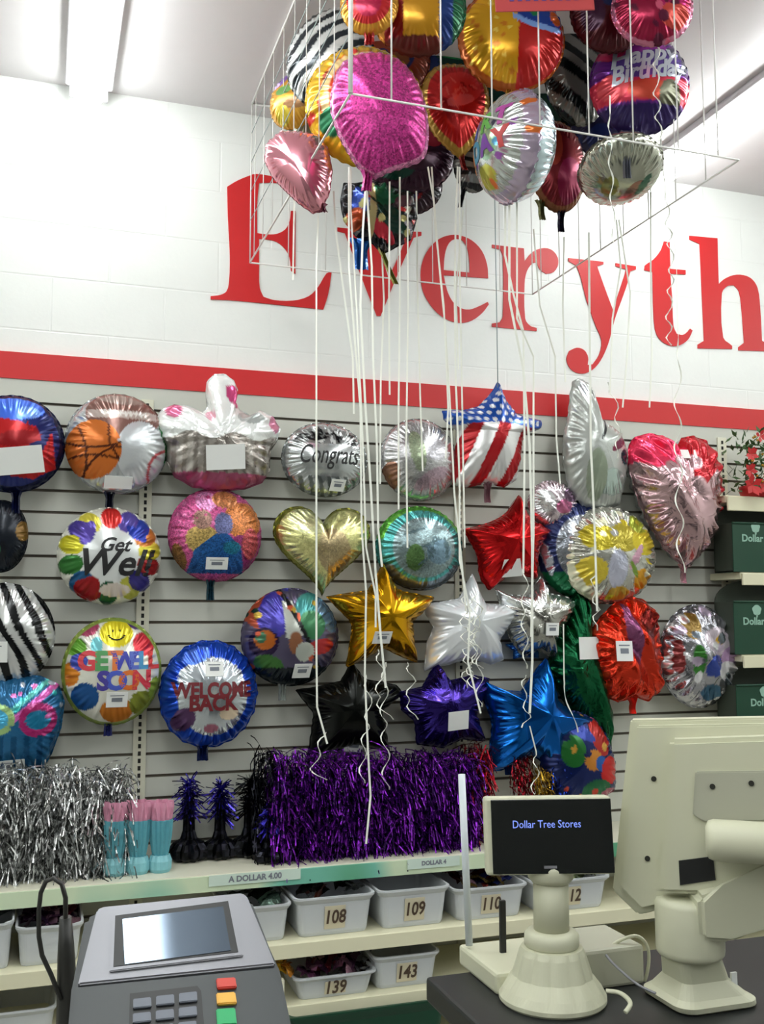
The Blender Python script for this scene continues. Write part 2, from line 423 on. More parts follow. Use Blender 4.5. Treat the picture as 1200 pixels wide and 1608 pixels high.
class Balloon: pass
def bal(label, x, y, w, h, Y, paint, m='foil', out=None, H=.25, yaw=0, pit=0, roll=0, tail=None, tags=(), back=(190, 192, 194, .8),
        wr=.12, NR=34, NS=200, ppow=.62, npl=26, group=None, flange=.025, cat='balloon', name='foil_balloon', dents=0.0, both=False):
    """x,y,w,h: centre and face-on extent in photo pixels at distance plane Y; angles turn it away from facing the aisle"""
    c = px(x, y, Y); w_m = np.linalg.norm(px(x + w / 2, y, Y) - px(x - w / 2, y, Y)); dep = (c - CAM) @ FW
    h_m = h * dep / F_PX
    if yaw or Y < -.2: w_m = w * dep / F_PX
    mw = Matrix.Translation(Vector(c)) @ Matrix.Rotation(R_(yaw), 4, 'Z') @ Matrix.Rotation(R_(90 + pit), 4, 'X') @ Matrix.Rotation(R_(roll), 4, 'Z')
    t = empty(name, label, cat, mw=mw, group=group)
    P = out or CIRC; seed = hash_(label)
    Rn = radial(P); th = np.linspace(0, 2 * math.pi, NS, endpoint=False); RR = np.array([Rn(a) for a in th])
    Hm = H * min(w_m, h_m); rs = np.sin(np.linspace(0, math.pi / 2, NR + 1))[1:]
    rs = np.append(rs, 1 + flange)
    rg = np.random.RandomState(seed); ph = rg.rand(8) * 6.28
    def hgt(r, a, X, Yy):
        b = np.clip(1 - r ** 2, 0, 1) ** ppow
        rip = .5 * np.sin(npl * a + ph[0] + 2 * np.sin(3 * a + ph[1])) + .5 * np.sin(npl * 1.7 * a + ph[2])
        g = np.clip((r - .55) / .35, 0, 1) ** 2 * np.clip((1 - r) * 6, 0, 1)
        z = b * (1 + dents * (np.sin(5 * X + ph[3] + 2 * Yy) * np.sin(4.3 * Yy + ph[4]) + .5 * np.sin(9 * X + 7 * Yy + ph[5]))) + wr * rip * g
        return Hm * np.maximum(z, 0)
    A, Rr = np.meshgrid(th, rs); RB = np.tile(RR, (len(rs), 1))
    U = Rr * RB * np.cos(A); Vv = Rr * RB * np.sin(A)
    Z = hgt(np.minimum(Rr, 1), A, U, Vv); Z[-1] = 0; Z[-2] = Hm * .004
    # seam ripple
    Z[-1] += Hm * .05 * np.sin(npl * 1.3 * th + ph[6])
    nr = len(rs); front = np.stack([U * w_m / 2, Vv * h_m / 2, Z], -1).reshape(-1, 3)
    bk = front.copy().reshape(nr, NS, 3)[:-1].reshape(-1, 3); bk[:, 2] *= -1
    Vt = np.concatenate([[[0, 0, Hm]], front, [[0, 0, -Hm]], bk]); o2 = 1 + nr * NS
    Fq = []
    for j in range(NS): Fq.append((0, 1 + j, 1 + (j + 1) % NS))
    for i in range(nr - 1):
        for j in range(NS):
            a, b = 1 + i * NS + j, 1 + i * NS + (j + 1) % NS; Fq.append((a, a + NS, b + NS, b))
    for j in range(NS): Fq.append((o2, o2 + 1 + (j + 1) % NS, o2 + 1 + j))
    for i in range(nr - 1):
        for j in range(NS):
            a, b = o2 + 1 + i * NS + j, o2 + 1 + i * NS + (j + 1) % NS
            if i < nr - 2: Fq.append((a, b, b + NS, a + NS))
            else: Fq.append((a, b, 1 + (nr - 1) * NS + (j + 1) % NS, 1 + (nr - 1) * NS + j))
    me = bpy.data.meshes.new('balloon_body'); me.from_pydata(Vt.tolist(), [], Fq); me.update()
    me.polygons.foreach_set('use_smooth', [True] * len(me.polygons)); me.materials.append(M[m])
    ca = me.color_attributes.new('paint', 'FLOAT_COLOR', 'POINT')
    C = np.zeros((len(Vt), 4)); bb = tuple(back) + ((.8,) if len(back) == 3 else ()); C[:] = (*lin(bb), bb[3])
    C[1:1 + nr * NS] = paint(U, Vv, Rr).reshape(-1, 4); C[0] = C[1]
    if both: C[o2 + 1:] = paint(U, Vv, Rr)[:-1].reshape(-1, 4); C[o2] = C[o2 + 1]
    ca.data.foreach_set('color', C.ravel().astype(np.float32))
    body = link(bpy.data.objects.new('balloon_body', me), t)
    B = Balloon(); B.root = t; B.body = body; B.w = w_m; B.h = h_m; B.H = Hm; B.c = c
    def surf(X, Yy):
        u, v = X / (w_m / 2), Yy / (h_m / 2); a = math.atan2(v, u); r = math.hypot(u, v) / Rn(a)
        return float(hgt(np.array(min(r, 1.0)), a, u, v))
    B.surf = surf
    if tail: add_tail(B, **tail)
    for tg in tags: add_tag(B, *tg)
    return B
def hash_(s):
    v = 7
    for ch in s: v = (v * 131 + ord(ch)) % 1000003
    return v
def paint_obj(o, col):
    c = tuple(col) + ((.5,) if len(col) == 3 else ())
    ca = o.data.color_attributes.new('paint', 'FLOAT_COLOR', 'POINT')
    ca.data.foreach_set('color', np.tile(np.array((*lin(c), c[3]), np.float32), len(o.data.vertices)))
def add_tail(B, col=(190, 190, 195, .7), L=.075, w=.032, at=(0, -1), ang=0, m='crink', hang=False):
    """pleated filling neck below the seam"""
    x0, y0 = at[0] * B.w / 2, at[1] * B.h / 2 * .985; n = 8; V = []; Fc = []; rr = random.Random(hash_(B.root['label']))
    for i in range(n + 1):
        t = i / n; ww = w * (1.5 - .8 * min(1, t * 3) + .15 * t); cx = x0 + math.sin(R_(ang)) * L * t; cy = y0 + .01 - math.cos(R_(ang)) * (L + .01) * t
        for k in range(7):
            s = k / 6 - .5; V.append((cx + s * ww, cy + rr.uniform(-.001, .001), .006 * (1 if k % 2 else -1) * (1 - t * .3) + .003 * math.sin(7 * t)))
    if hang:
        q = MW[B.root.name].inverted().to_3x3() @ Vector((0, 0, -1)); p0 = Vector((x0, y0, 0))
        V = [p0 + q * (y0 + .01 - v[1]) + Vector((v[0] - x0, 0, 0)) + q.cross(Vector((1, 0, 0))) * v[2] for v in V]
    for i in range(n):
        for k in range(6): a = i * 7 + k; Fc.append((a, a + 1, a + 8, a + 7))
    o = mesh('neck_tail', V, Fc, M[m], B.root, smooth=False); paint_obj(o, col)
    md = o.modifiers.new('s', 'SOLIDIFY'); md.thickness = .0012
def add_tag(B, u0, v0, u1, v1, rot=0, ink=True):
    """white price card lying on the front of the balloon, corners in balloon units"""
    cx, cy = (u0 + u1) / 2 * B.w / 2, (v0 + v1) / 2 * B.h / 2; ww, hh = abs(u1 - u0) * B.w / 2, abs(v1 - v0) * B.h / 2
    zs = [B.surf(cx + a * ww / 2, cy + b * hh / 2) for a in (-1, 0, 1) for b in (-1, 0, 1)]
    gx = (B.surf(cx + ww / 2, cy) - B.surf(cx - ww / 2, cy)) / ww; gy = (B.surf(cx, cy + hh / 2) - B.surf(cx, cy - hh / 2)) / hh
    gx, gy = max(-.6, min(.6, gx)), max(-.6, min(.6, gy))
    mx = Matrix.Rotation(-math.atan(gx), 4, 'Y') @ Matrix.Rotation(math.atan(gy), 4, 'X') @ Matrix.Rotation(R_(rot), 4, 'Z')
    c = (cx, cy, B.surf(cx, cy) + .004)
    b = MB().box(c, (ww, hh, .0012), mx)
    pt = b.build('price_tag', M['tag'], B.root)
    if ink:
        b = MB(); q = Matrix.Translation(Vector(c)) @ mx
        b.box(q @ Vector((0, 0, .0011)), (ww * .5, hh * .26, .0006), mx); b.box(q @ Vector((0, hh * .28, .0011)), (ww * .66, hh * .06, .0006), mx)
        b.build('printing', M['tagink'], pt)
def add_text(B, txt, u, v, size, col_m, shear=0, bold=0.0, xs=1.0, rot=0, eps=.002):
    """lettering that follows the inflated surface; size is a share of balloon height"""
    V, Fc = text_geo(txt, size * B.h, shear, bold * B.h, xs); a = R_(rot)
    bm = bmesh.new(); vs = [bm.verts.new((x * math.cos(a) - y * math.sin(a) + u * B.w / 2, x * math.sin(a) + y * math.cos(a) + v * B.h / 2, 0)) for x, y in V]
    for f in Fc:
        try: bm.faces.new([vs[i] for i in f])
        except ValueError: pass
    bmesh.ops.triangulate(bm, faces=bm.faces[:])
    for _ in range(3):
        es = [e for e in bm.edges if e.calc_length() > .012]
        if not es: break
        bmesh.ops.subdivide_edges(bm, edges=es, cuts=1); bmesh.ops.triangulate(bm, faces=[f for f in bm.faces if len(f.verts) > 3])
    for q in bm.verts: q.co.z = B.surf(q.co.x, q.co.y) + eps
    me = bpy.data.meshes.new('lettering'); bm.to_mesh(me); bm.free(); me.materials.append(col_m)
    return link(bpy.data.objects.new('lettering', me), B.root)
def P_(pts, x, y, w, h): return [((a - x) / (w / 2), -(b - y) / (h / 2)) for a, b in pts]

# ---- wall balloons, top row
RED, BLU, NAV, GRN, YEL, ORG, PUR, PNK, WHT, BLK, GLD, SIL = (196, 30, 36), (40, 74, 190), (22, 30, 78), (36, 120, 56), (228, 196, 40), (216, 110, 34), (92, 66, 160), (214, 84, 150), (235, 237, 238), (18, 18, 20), (206, 152, 20, .9), (205, 208, 210, .9)
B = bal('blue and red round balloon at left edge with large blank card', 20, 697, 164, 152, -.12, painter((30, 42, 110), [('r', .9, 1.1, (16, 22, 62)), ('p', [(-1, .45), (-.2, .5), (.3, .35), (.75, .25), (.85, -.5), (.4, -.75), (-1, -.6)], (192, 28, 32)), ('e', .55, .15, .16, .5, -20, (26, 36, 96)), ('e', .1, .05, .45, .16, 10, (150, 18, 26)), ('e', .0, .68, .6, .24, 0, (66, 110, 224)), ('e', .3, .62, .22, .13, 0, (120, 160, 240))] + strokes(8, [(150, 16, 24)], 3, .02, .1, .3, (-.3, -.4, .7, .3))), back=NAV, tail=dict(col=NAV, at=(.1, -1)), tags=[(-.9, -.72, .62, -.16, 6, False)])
B = bal('round balloon with brown football, basketball and baseball', 184, 697, 160, 156, -.12, painter((200, 205, 208, .7), [('e', .1, .55, .75, .5, 0, (128, 92, 84)), ('p', [(-.6, .62), (.75, .62), (.75, .45), (-.6, .45)], (186, 170, 164)), ('e', .1, .95, .55, .2, 0, (150, 128, 120)), ('f', lambda U, V, r: (np.abs(U - .12) < .42) & ((np.abs(V - .56) < .022) | ((np.abs(V - .56) < .06) & (np.sin(62 * U) > .3))), (232, 228, 224)), ('e', .98, .05, .14, .8, 8, (26, 104, 52)), ('e', .45, -.2, .5, .62, 0, (212, 216, 220, .5)), ('e', -.48, -.18, .54, .58, 0, (206, 112, 44))] + [('f', (lambda k: lambda U, V, r: (((U + .48) / .54) ** 2 + ((V + .18) / .58) ** 2 < 1) & (np.abs(np.hypot(U - k[0], V - k[1]) - k[2]) < .022))(k), (84, 40, 22)) for k in ((-.48, 1.2, 1.35), (-.48, -1.8, 1.5), (.6, .2, .8), (-1.9, -.4, 1.3), (.2, -1.0, .9))] + [('f', lambda U, V, r: (np.hypot((U - .45) / .5, (V + .2) / .62) < 1) & (np.abs(np.hypot(U - 1.1, V + .6) - .5) < .03), (190, 90, 96))]), back=(60, 90, 60), tail=dict(col=(30, 34, 60), at=(-.12, -1)), tags=[(-.25, -.95, .3, -.68, 0, False)])
cup = [(245,672),(256,650),(275,640),(300,642),(318,650),(326,640),(322,618),(324,600),(335,589),(352,587),(366,596),(372,612),(368,630),(376,642),(392,650),(408,640),(428,650),(440,668),(434,690),(424,705),(424,735),(412,755),(385,766),(345,771),(305,766),(278,752),(266,730),(262,705),(250,692)]
B = bal('shiny cupcake shaped balloon with cherry top and blank card', 346, 695, 196, 184, -.125, painter((176, 170, 164, .6), [('f', lambda U, V, r: V < -.55, (168, 84, 116, .5)), ('f', lambda U, V, r: (V >= -.55) & (V < .08) & (np.sin(40 * U) > .3), (150, 142, 136, .7)), ('f', lambda U, V, r: V > .06 + .06 * np.sin(9 * U), (240, 243, 242, .3)), ('e', -.76, .5, .13, .16, 0, (214, 110, 150)), ('e', .86, .35, .1, .16, 0, (204, 130, 160)), ('e', .16, .78, .12, .2, 20, (206, 76, 130)), ('e', -.2, .4, .08, .09, 0, (226, 170, 186)), ('e', .45, .42, .22, .12, 0, (190, 196, 194))]), 'crink', out=P_(cup, 346, 695, 196, 184), H=.22, wr=.2, npl=14, tags=[(-.28, -.52, .33, -.1, 5, False)])
B = bal('silver round balloon with black script and black speckled top', 510, 722, 132, 116, -.11, painter((192, 197, 198, .8), [('f', lambda U, V, r: (V > .38) & (V < .78) & (np.abs(U) < .72), (128, 130, 130, .5))] + strokes(44, [(24, 24, 26), (30, 30, 32), (220, 224, 224)], 5, .035, .05, .14, (-.7, .42, .7, .76)) + [('f', lambda U, V, r: (V < -.5) & (np.sin(30 * U + 9 * V) > .2), (112, 118, 116, .6))]), 'foils', tags=[(.05, -.9, .42, -.55, 0)])
add_text(B, 'Congrats', 0, .06, .36, M['ink'], shear=.35, xs=.62)
B = bal('pearly silver round balloon beside the stars and stripes balloon', 658, 722, 118, 128, -.11, painter((200, 200, 202, .85), [('e', -.2, .15, .2, .5, 10, (176, 190, 160, .8)), ('e', .2, -.5, .5, .2, 30, (196, 172, 186, .8)), ('e', .3, .2, .3, .28, 0, (188, 186, 192, .8)), ('e', -.8, -.5, .2, .4, 0, (150, 110, 90, .7))]), 'holo')
US = [(783,598),(793,625),(812,648),(850,655),(850,668),(822,680),(818,700),(816,730),(808,752),(790,764),(765,758),(735,766),(712,764),(712,735),(718,700),(720,680),(700,664),(697,650),(728,648),(752,640),(770,620)]
B = bal('star balloon with blue starry top and red white stripes', 773, 682, 154, 168, -.13, painter((226, 226, 226, .4), [('f', lambda U, V, r: np.sin(11.5 * (U - .42 * V) + 1.1) > .1, (176, 26, 34)), ('f', lambda U, V, r: V > .18 - .1 * np.abs(U), (34, 84, 176))] + [('e', -.9 + .16 * i + (.08 if j % 2 else 0), .22 + .13 * j, .045, .04, 0, (236, 240, 246)) for i in range(12) for j in range(7)]), out=P_(US, 773, 682, 154, 168), H=.2, tail=dict(col=(150, 110, 120), at=(-.1, -.95)))
AN = [(912,596),(926,602),(932,622),(930,645),(948,660),(975,678),(984,705),(982,745),(970,790),(945,800),(915,796),(893,770),(885,730),(886,690),(894,655),(898,620),(902,602)]
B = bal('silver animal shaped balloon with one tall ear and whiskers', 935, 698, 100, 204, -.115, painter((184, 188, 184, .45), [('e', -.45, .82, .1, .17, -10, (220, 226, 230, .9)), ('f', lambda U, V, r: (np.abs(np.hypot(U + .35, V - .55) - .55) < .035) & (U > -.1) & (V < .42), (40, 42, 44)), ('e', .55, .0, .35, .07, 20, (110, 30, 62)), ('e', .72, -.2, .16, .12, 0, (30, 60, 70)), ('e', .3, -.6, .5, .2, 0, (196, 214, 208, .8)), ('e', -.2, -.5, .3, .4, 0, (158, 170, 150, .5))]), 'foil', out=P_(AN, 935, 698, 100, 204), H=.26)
HT = [(1062,706),(1072,688),(1092,683),(1112,690),(1126,712),(1131,745),(1128,790),(1118,835),(1100,865),(1082,885),(1072,892),(1060,880),(1040,860),(1018,825),(1002,785),(992,745),(990,712),(1000,692),(1022,684),(1045,686)]
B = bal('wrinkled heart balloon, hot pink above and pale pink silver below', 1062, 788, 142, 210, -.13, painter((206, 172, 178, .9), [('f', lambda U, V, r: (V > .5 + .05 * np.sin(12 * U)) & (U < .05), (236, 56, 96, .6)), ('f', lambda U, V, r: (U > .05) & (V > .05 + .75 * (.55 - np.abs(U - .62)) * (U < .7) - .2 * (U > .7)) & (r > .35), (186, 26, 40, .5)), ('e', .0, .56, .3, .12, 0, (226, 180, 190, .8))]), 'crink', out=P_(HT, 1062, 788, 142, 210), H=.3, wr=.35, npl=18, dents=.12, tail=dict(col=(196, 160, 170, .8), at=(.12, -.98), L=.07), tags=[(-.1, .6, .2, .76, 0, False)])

# ---- second row
B = bal('dark round balloon at left edge below the blue red one', 2, 842, 84, 112, -.1, painter((24, 30, 40), blobs(16, [(40, 84, 60), (66, 30, 90), (20, 24, 30), (120, 90, 40)], .1, .3, 4)), back=(20, 26, 40))
gw = [('e', 0, 0, .62, .62, 0, (222, 226, 226, .3))]
for i, (a, c) in enumerate([(90, (204, 40, 36)), (122, (226, 214, 80)), (140, (76, 62, 150)), (165, (196, 190, 40)), (195, (44, 112, 44)), (225, (30, 90, 140)), (240, (160, 20, 26)), (268, (24, 88, 56)), (300, (196, 196, 80)), (318, (60, 54, 130)), (345, (150, 30, 34)), (8, (210, 200, 60)), (30, (196, 120, 50)), (45, (44, 66, 170)), (65, (96, 84, 170))]):
    gw.append(('e', .78 * math.cos(R_(a)), .78 * math.sin(R_(a)), .24, .2, a, c))
gw += [('e', 0, .77, .2, .18, 0, (214, 48, 44)), ('e', .5, .45, .25, .1, -40, (40, 60, 170)), ('e', -.45, .45, .14, .26, -20, (84, 66, 160)), ('e', -.42, -.72, .28, .2, -30, (156, 18, 24)), ('e', .1, -.72, .3, .14, 0, (222, 210, 200))]
B = bal('white get well balloon ringed by small coloured balloon prints', 172, 873, 160, 150, -.12, painter((226, 226, 214, .3), gw), back=(70, 70, 120), tail=dict(col=(40, 40, 60), at=(0, .0), L=.001, w=.001))
add_text(B, 'Get', .05, .2, .2, M['ink'], shear=.4, bold=.004); add_text(B, 'Well', .05, -.18, .38, M['ink'], shear=.3, bold=.008)
B = bal('pink and orange round balloon with blue gown shape and tag', 338, 840, 144, 144, -.105, painter((212, 92, 152, .4), [('e', .55, .3, .45, .4, 0, (222, 136, 74)), ('e', -.25, .7, .22, .22, 0, (240, 160, 214, .5)), ('e', .15, .75, .28, .2, 0, (214, 140, 90)), ('e', -.35, -.12, .34, .3, 0, (196, 166, 96)), ('e', -.35, .3, .2, .22, 0, (150, 112, 100)), ('e', .1, .2, .2, .26, 0, (108, 112, 160)), ('e', .55, -.4, .24, .4, 20, (160, 56, 120)), ('e', .72, -.2, .2, .34, 0, (206, 90, 96)), ('p', [(-.05, .0), (.2, .0), (.5, -.3), (.62, -.85), (-.62, -.85), (-.5, -.35)], (32, 92, 160)), ('e', .3, -.3, .2, .14, 0, (36, 120, 150)), ('e', -.78, -.5, .12, .3, 20, (140, 100, 60))] + blobs(26, [(236, 140, 190, .5), (190, 60, 120, .4)], .02, .05, 8, (-1, .1, -.1, .9))), 'glit', back=(50, 90, 120), tail=dict(col=(40, 76, 92), at=(-.08, -.98)), tags=[(-.25, -.78, .22, -.5, 0)])
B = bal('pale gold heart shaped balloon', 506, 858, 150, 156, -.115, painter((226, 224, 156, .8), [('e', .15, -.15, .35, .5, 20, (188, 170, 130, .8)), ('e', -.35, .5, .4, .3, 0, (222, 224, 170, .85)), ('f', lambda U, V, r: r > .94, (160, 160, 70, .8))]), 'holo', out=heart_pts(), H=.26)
B = bal('round balloon with blue green holographic rim and silver middle', 659, 861, 134, 130, -.11, painter((150, 172, 176, .85), [('r', .72, 1.1, (90, 178, 176, .8)), ('f', lambda U, V, r: (r > .9) & (V > .2), (110, 190, 80, .7)), ('f', lambda U, V, r: (r > .8) & (V < -.4), (120, 130, 140, .8)), ('e', -.25, -.25, .2, .32, 0, (110, 150, 90, .8)), ('e', .3, -.1, .3, .3, 0, (130, 160, 180, .8))] + strokes(9, [(96, 120, 128, .6)], 12, .03, .1, .3, (-.3, -.5, .5, .4))), 'holo')
B = bal('bright red star balloon with blank card', 797, 850, 138, 150, -.115, painter((200, 22, 26, .8)), 'foils', out=P_(smooth_pts([(816,776),(832,812),(866,830),(846,862),(842,908),(804,898),(768,926),(754,905),(750,872),(729,834),(768,822),(795,806)]), 797, 850, 138, 150), H=.27, back=(150, 20, 24), tags=[(-.32, -.78, .26, -.36, 6, False)])
B = bal('crumpled pink and silver balloon above the daisy balloon', 868, 792, 76, 74, -.10, painter((214, 200, 208, .85), [('e', .3, -.1, .4, .3, 20, (206, 120, 160, .7)), ('e', -.5, .1, .4, .5, 0, (230, 232, 234, .8)), ('e', .6, .4, .3, .3, 0, (120, 96, 120, .7))]), 'crink', wr=.3, dents=.2)
B = bal('navy rimmed silver balloon tucked behind the daisy balloon', 905, 862, 122, 150, -.085, painter((160, 165, 175, .8), [('r', .7, 1.1, (36, 46, 92, .5)), ('f', lambda U, V, r: (r > .7) & (V < -.5), (26, 110, 70, .5)), ('e', -.85, -.2, .08, .4, 20, (190, 196, 210, .8))]), 'crink', back=NAV)
B = bal('yellow and silver daisy print round balloon', 956, 872, 146, 150, -.135, painter((196, 196, 186, .75), [('e', -.4, .35, .35, .28, 0, (186, 170, 40)), ('e', .1, .35, .3, .3, 0, (176, 160, 50)), ('e', .6, .3, .34, .3, 30, (206, 186, 40)), ('e', -.55, -.35, .3, .3, 0, (222, 200, 70)), ('f', lambda U, V, r: (r > .86) & (U < -.3) & (V < 0), (236, 236, 206)), ('e', -.05, -.3, .2, .4, 0, (204, 206, 226, .6)), ('e', .55, -.5, .22, .22, 0, (222, 160, 40)), ('e', .05, -.8, .24, .14, 0, (196, 160, 60)), ('e', .35, -.05, .3, .08, 60, (196, 150, 170)), ('e', .5, .65, .22, .2, 0, (150, 160, 40)), ('e', .3, -.3, .05, .2, 30, (120, 150, 60))] + blobs(18, [(230, 230, 200), (206, 186, 40), (180, 180, 176, .8)], .04, .1, 15)), 'crink', wr=.25)

# ---- third row
B = bal('zebra striped round balloon at left edge', 6, 998, 160, 162, -.12, zebra(24, 21, 1.0), 'foils', back=BLK, tags=[(-.55, -.5, .1, -.1, 0)])
g2 = [('e', .05, .72, .34, .26, 0, (228, 212, 40)), ('e', .62, .52, .24, .22, -30, (208, 52, 64)), ('e', -.5, .82, .22, .14, 20, (170, 70, 100)), ('e', -.74, .46, .2, .18, 0, (90, 150, 40)), ('e', -.85, -.04, .18, .22, 0, (208, 126, 30)), ('e', -.55, -.45, .28, .26, 0, (24, 82, 146)), ('e', .1, -.72, .34, .24, 0, (206, 122, 34)), ('e', .6, -.6, .26, .24, 0, (130, 140, 44)), ('e', .88, -.35, .14, .24, 0, (150, 176, 50)), ('e', -.68, .2, .18, .16, 0, (60, 74, 170)), ('e', .45, .9, .2, .1, -20, (90, 60, 120)), ('e', -.35, .5, .12, .16, 0, (120, 200, 210)), ('r', .95, 1.1, (150, 170, 80))]
B = bal('get well soon balloon with yellow smiley face at top', 176, 1054, 154, 164, -.125, painter((226, 226, 214, .3), g2), tail=dict(col=(60, 66, 130), at=(-.05, -.98), L=.045), tags=[(-.13, -.66, .3, -.36, 0)])
for i, (ch, mc) in enumerate(zip('GET', ((204, 60, 70), (80, 150, 90), (216, 120, 60)))): add_text(B, ch, -.52 + .27 * i, .2, .24, mat('print_' + ch, mc), bold=.012)
for i, (ch, mc) in enumerate(zip('WELL', ((60, 66, 170), (90, 110, 200), (70, 150, 200), (210, 60, 60)))): add_text(B, ch, .22 + .2 * i, .2, .22, mat('print2_%d' % i, mc), bold=.01)
for i, (ch, mc) in enumerate(zip('SOON', ((70, 60, 150), (70, 90, 190), (214, 110, 40), (200, 50, 70)))): add_text(B, ch, -.2 + .26 * i, -.17, .24, mat('print3_%d' % i, mc), bold=.012)
B2 = MB()
for s in (-1, 1): B2.box((.05 * B.w / 2 + s * .012, .77 * B.h / 2, B.surf(.05 * B.w / 2 + s * .012, .77 * B.h / 2) + .002), (.004, .009, .002))
for k in range(9):
    a = R_(205 + 130 * k / 8); xx, yy = .05 * B.w / 2 + .028 * math.cos(a), .74 * B.h / 2 + .024 * math.sin(a); B2.box((xx, yy, B.surf(xx, yy) + .002), (.008, .004, .002))
B2.build('smiley_face', M['ink'], B.root)
B = bal('blue rimmed welcome back balloon', 328, 1089, 154, 166, -.125, painter((26, 74, 190, .6), [('e', .03, -.03, .7, .72, 0, (200, 208, 214, .8)), ('f', lambda U, V, r: (np.hypot((U + .02) / .66, (V - .3) / .36) < 1), (196, 204, 212, .8)), ('e', -.3, .72, .3, .14, 20, (90, 130, 240, .7)), ('e', -.55, -.45, .25, .2, 40, (80, 50, 90)), ('e', .35, -.35, .2, .12, 0, (226, 206, 180, .5)), ('e', .0, -.62, .15, .08, 0, (150, 90, 110))]), 'foils', out=scallop(18, .03), wr=.25, back=(20, 40, 110), tail=dict(col=(20, 34, 84), at=(-.1, -.96), L=.055, w=.045), tags=[(-.15, .34, .22, .62, 0)])
mr_ = mat('maroon_print', (110, 20, 32), .5)
add_text(B, 'WELCOME', .02, .08, .19, mr_, bold=.008, xs=.8); add_text(B, 'BACK', .02, -.16, .19, mr_, bold=.008, xs=.9)
B = bal('multicoloured party print round balloon left of the gold star', 456, 1000, 150, 150, -.12, painter((90, 84, 110, .5), [('e', -.6, .55, .4, .4, 0, (170, 76, 50)), ('e', -.4, .45, .32, .5, -15, (66, 58, 160)), ('e', .4, .55, .4, .38, 0, (70, 150, 150)), ('e', .7, .45, .2, .4, 30, (120, 160, 200, .7)), ('e', .35, .25, .3, .3, 0, (50, 110, 70)), ('p', [(-.25, .75), (-.05, .75), (.2, .1), (.0, -.1), (-.2, .0)], (196, 200, 192)), ('f', lambda U, V, r: np.abs((U + .0) * .9 + (V - .45) * .45) < .045, (24, 28, 30)), ('e', -.62, -.1, .28, .3, 0, (40, 24, 60)), ('e', -.6, -.05, .2, .2, 0, (180, 96, 34)), ('e', -.68, .0, .1, .12, 0, (60, 110, 80)), ('e', -.5, -.55, .3, .18, -20, (60, 110, 50)), ('e', .55, -.2, .3, .16, 10, (170, 44, 46)), ('e', .0, -.12, .14, .22, 0, (150, 100, 70)), ('e', .2, -.3, .2, .2, 0, (190, 196, 186)), ('f', lambda U, V, r: V < -.62, (24, 34, 40))] + blobs(20, [(200, 90, 60), (60, 60, 150), (190, 160, 60), (30, 60, 50)], .03, .08, 31)), 'foil', back=(30, 40, 50), tail=dict(col=(170, 176, 172), at=(-.15, -.98), L=.06), tags=[(-.02, -.86, .36, -.52, 0)])
GS = P_(smooth_pts([(601,886),(612,905),(624,925),(650,932),(684,938),(664,962),(648,975),(650,1005),(656,1040),(625,1028),(602,1016),(575,1032),(545,1045),(550,1012),(553,980),(538,962),(515,938),(550,932),(578,928),(590,908)]), 601, 968, 170, 164)
B = bal('shiny gold star balloon with small price tag', 601, 968, 170, 164, -.15, painter(GLD), 'foils', out=GS, H=.27, back=GLD, tags=[(-.32, -.52, .02, -.26, 0)])
WS = P_([(742,902),(752,930),(762,948),(790,950),(822,955),(798,985),(784,1005),(790,1035),(770,1042),(738,1032),(710,1040),(668,1050),(672,1010),(682,985),(664,950),(700,945),(722,940),(733,918)], 742, 976, 158, 150)
B = bal('white star balloon with bunched white ribbon in front', 742, 976, 158, 150, -.125, painter((226, 230, 234, .35)), 'foils', out=WS, H=.22)
SS = P_([(780,925),(800,935),(832,936),(850,905),(862,932),(892,938),(905,948),(885,985),(870,1010),(872,1035),(845,1020),(820,1030),(800,1000),(790,965)], 842, 970, 124, 130)
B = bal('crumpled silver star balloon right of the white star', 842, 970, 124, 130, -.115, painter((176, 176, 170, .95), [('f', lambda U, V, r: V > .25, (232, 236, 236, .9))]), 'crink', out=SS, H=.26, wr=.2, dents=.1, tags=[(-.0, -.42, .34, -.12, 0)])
B = bal('small bright blue balloon tip under the silver star', 826, 1018, 66, 40, -.09, painter((44, 100, 170, .8)), 'crink', out=star_pts(5, .6), back=(30, 60, 120))
KS = P_([(552,1040),(572,1068),(622,1078),(634,1092),(600,1118),(612,1180),(560,1170),(520,1176),(484,1190),(490,1150),(494,1118),(466,1082),(500,1078),(535,1070)], 548, 1112, 168, 150)
B = bal('glossy black star balloon under the gold star', 548, 1112, 168, 150, -.115, painter((22, 24, 22, .7)), 'foils', out=KS, H=.24, back=BLK, tags=[(-.1, -.92, .26, -.62, -8)])
PS = P_([(686,1040),(706,1070),(742,1062),(770,1068),(758,1100),(748,1122),(762,1165),(725,1160),(696,1172),(655,1165),(652,1130),(632,1112),(630,1085),(664,1078)], 698, 1106, 142, 136)
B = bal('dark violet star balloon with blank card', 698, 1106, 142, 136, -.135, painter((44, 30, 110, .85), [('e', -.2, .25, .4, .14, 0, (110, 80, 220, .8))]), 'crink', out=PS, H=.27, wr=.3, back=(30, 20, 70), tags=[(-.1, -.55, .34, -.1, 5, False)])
BS = P_(smooth_pts([(859,1034),(866,1075),(874,1100),(905,1122),(938,1132),(905,1160),(880,1172),(874,1215),(850,1195),(832,1180),(800,1200),(765,1205),(772,1160),(774,1128),(762,1095),(756,1064),(792,1082),(820,1086),(838,1060)]), 847, 1120, 184, 174)
B = bal('bright blue star balloon low on the slatwall', 847, 1120, 184, 174, -.14, painter((14, 96, 186, .85)), 'foils', out=BS, H=.26, back=(10, 50, 120), tail=dict(col=(20, 60, 120), at=(-.5, -.7), L=.08, w=.05))
GB = P_([(905,925),(925,940),(930,990),(950,1040),(955,1090),(960,1140),(955,1185),(930,1165),(900,1130),(880,1090),(862,1050),(868,1010),(890,980)], 910, 1055, 104, 262)
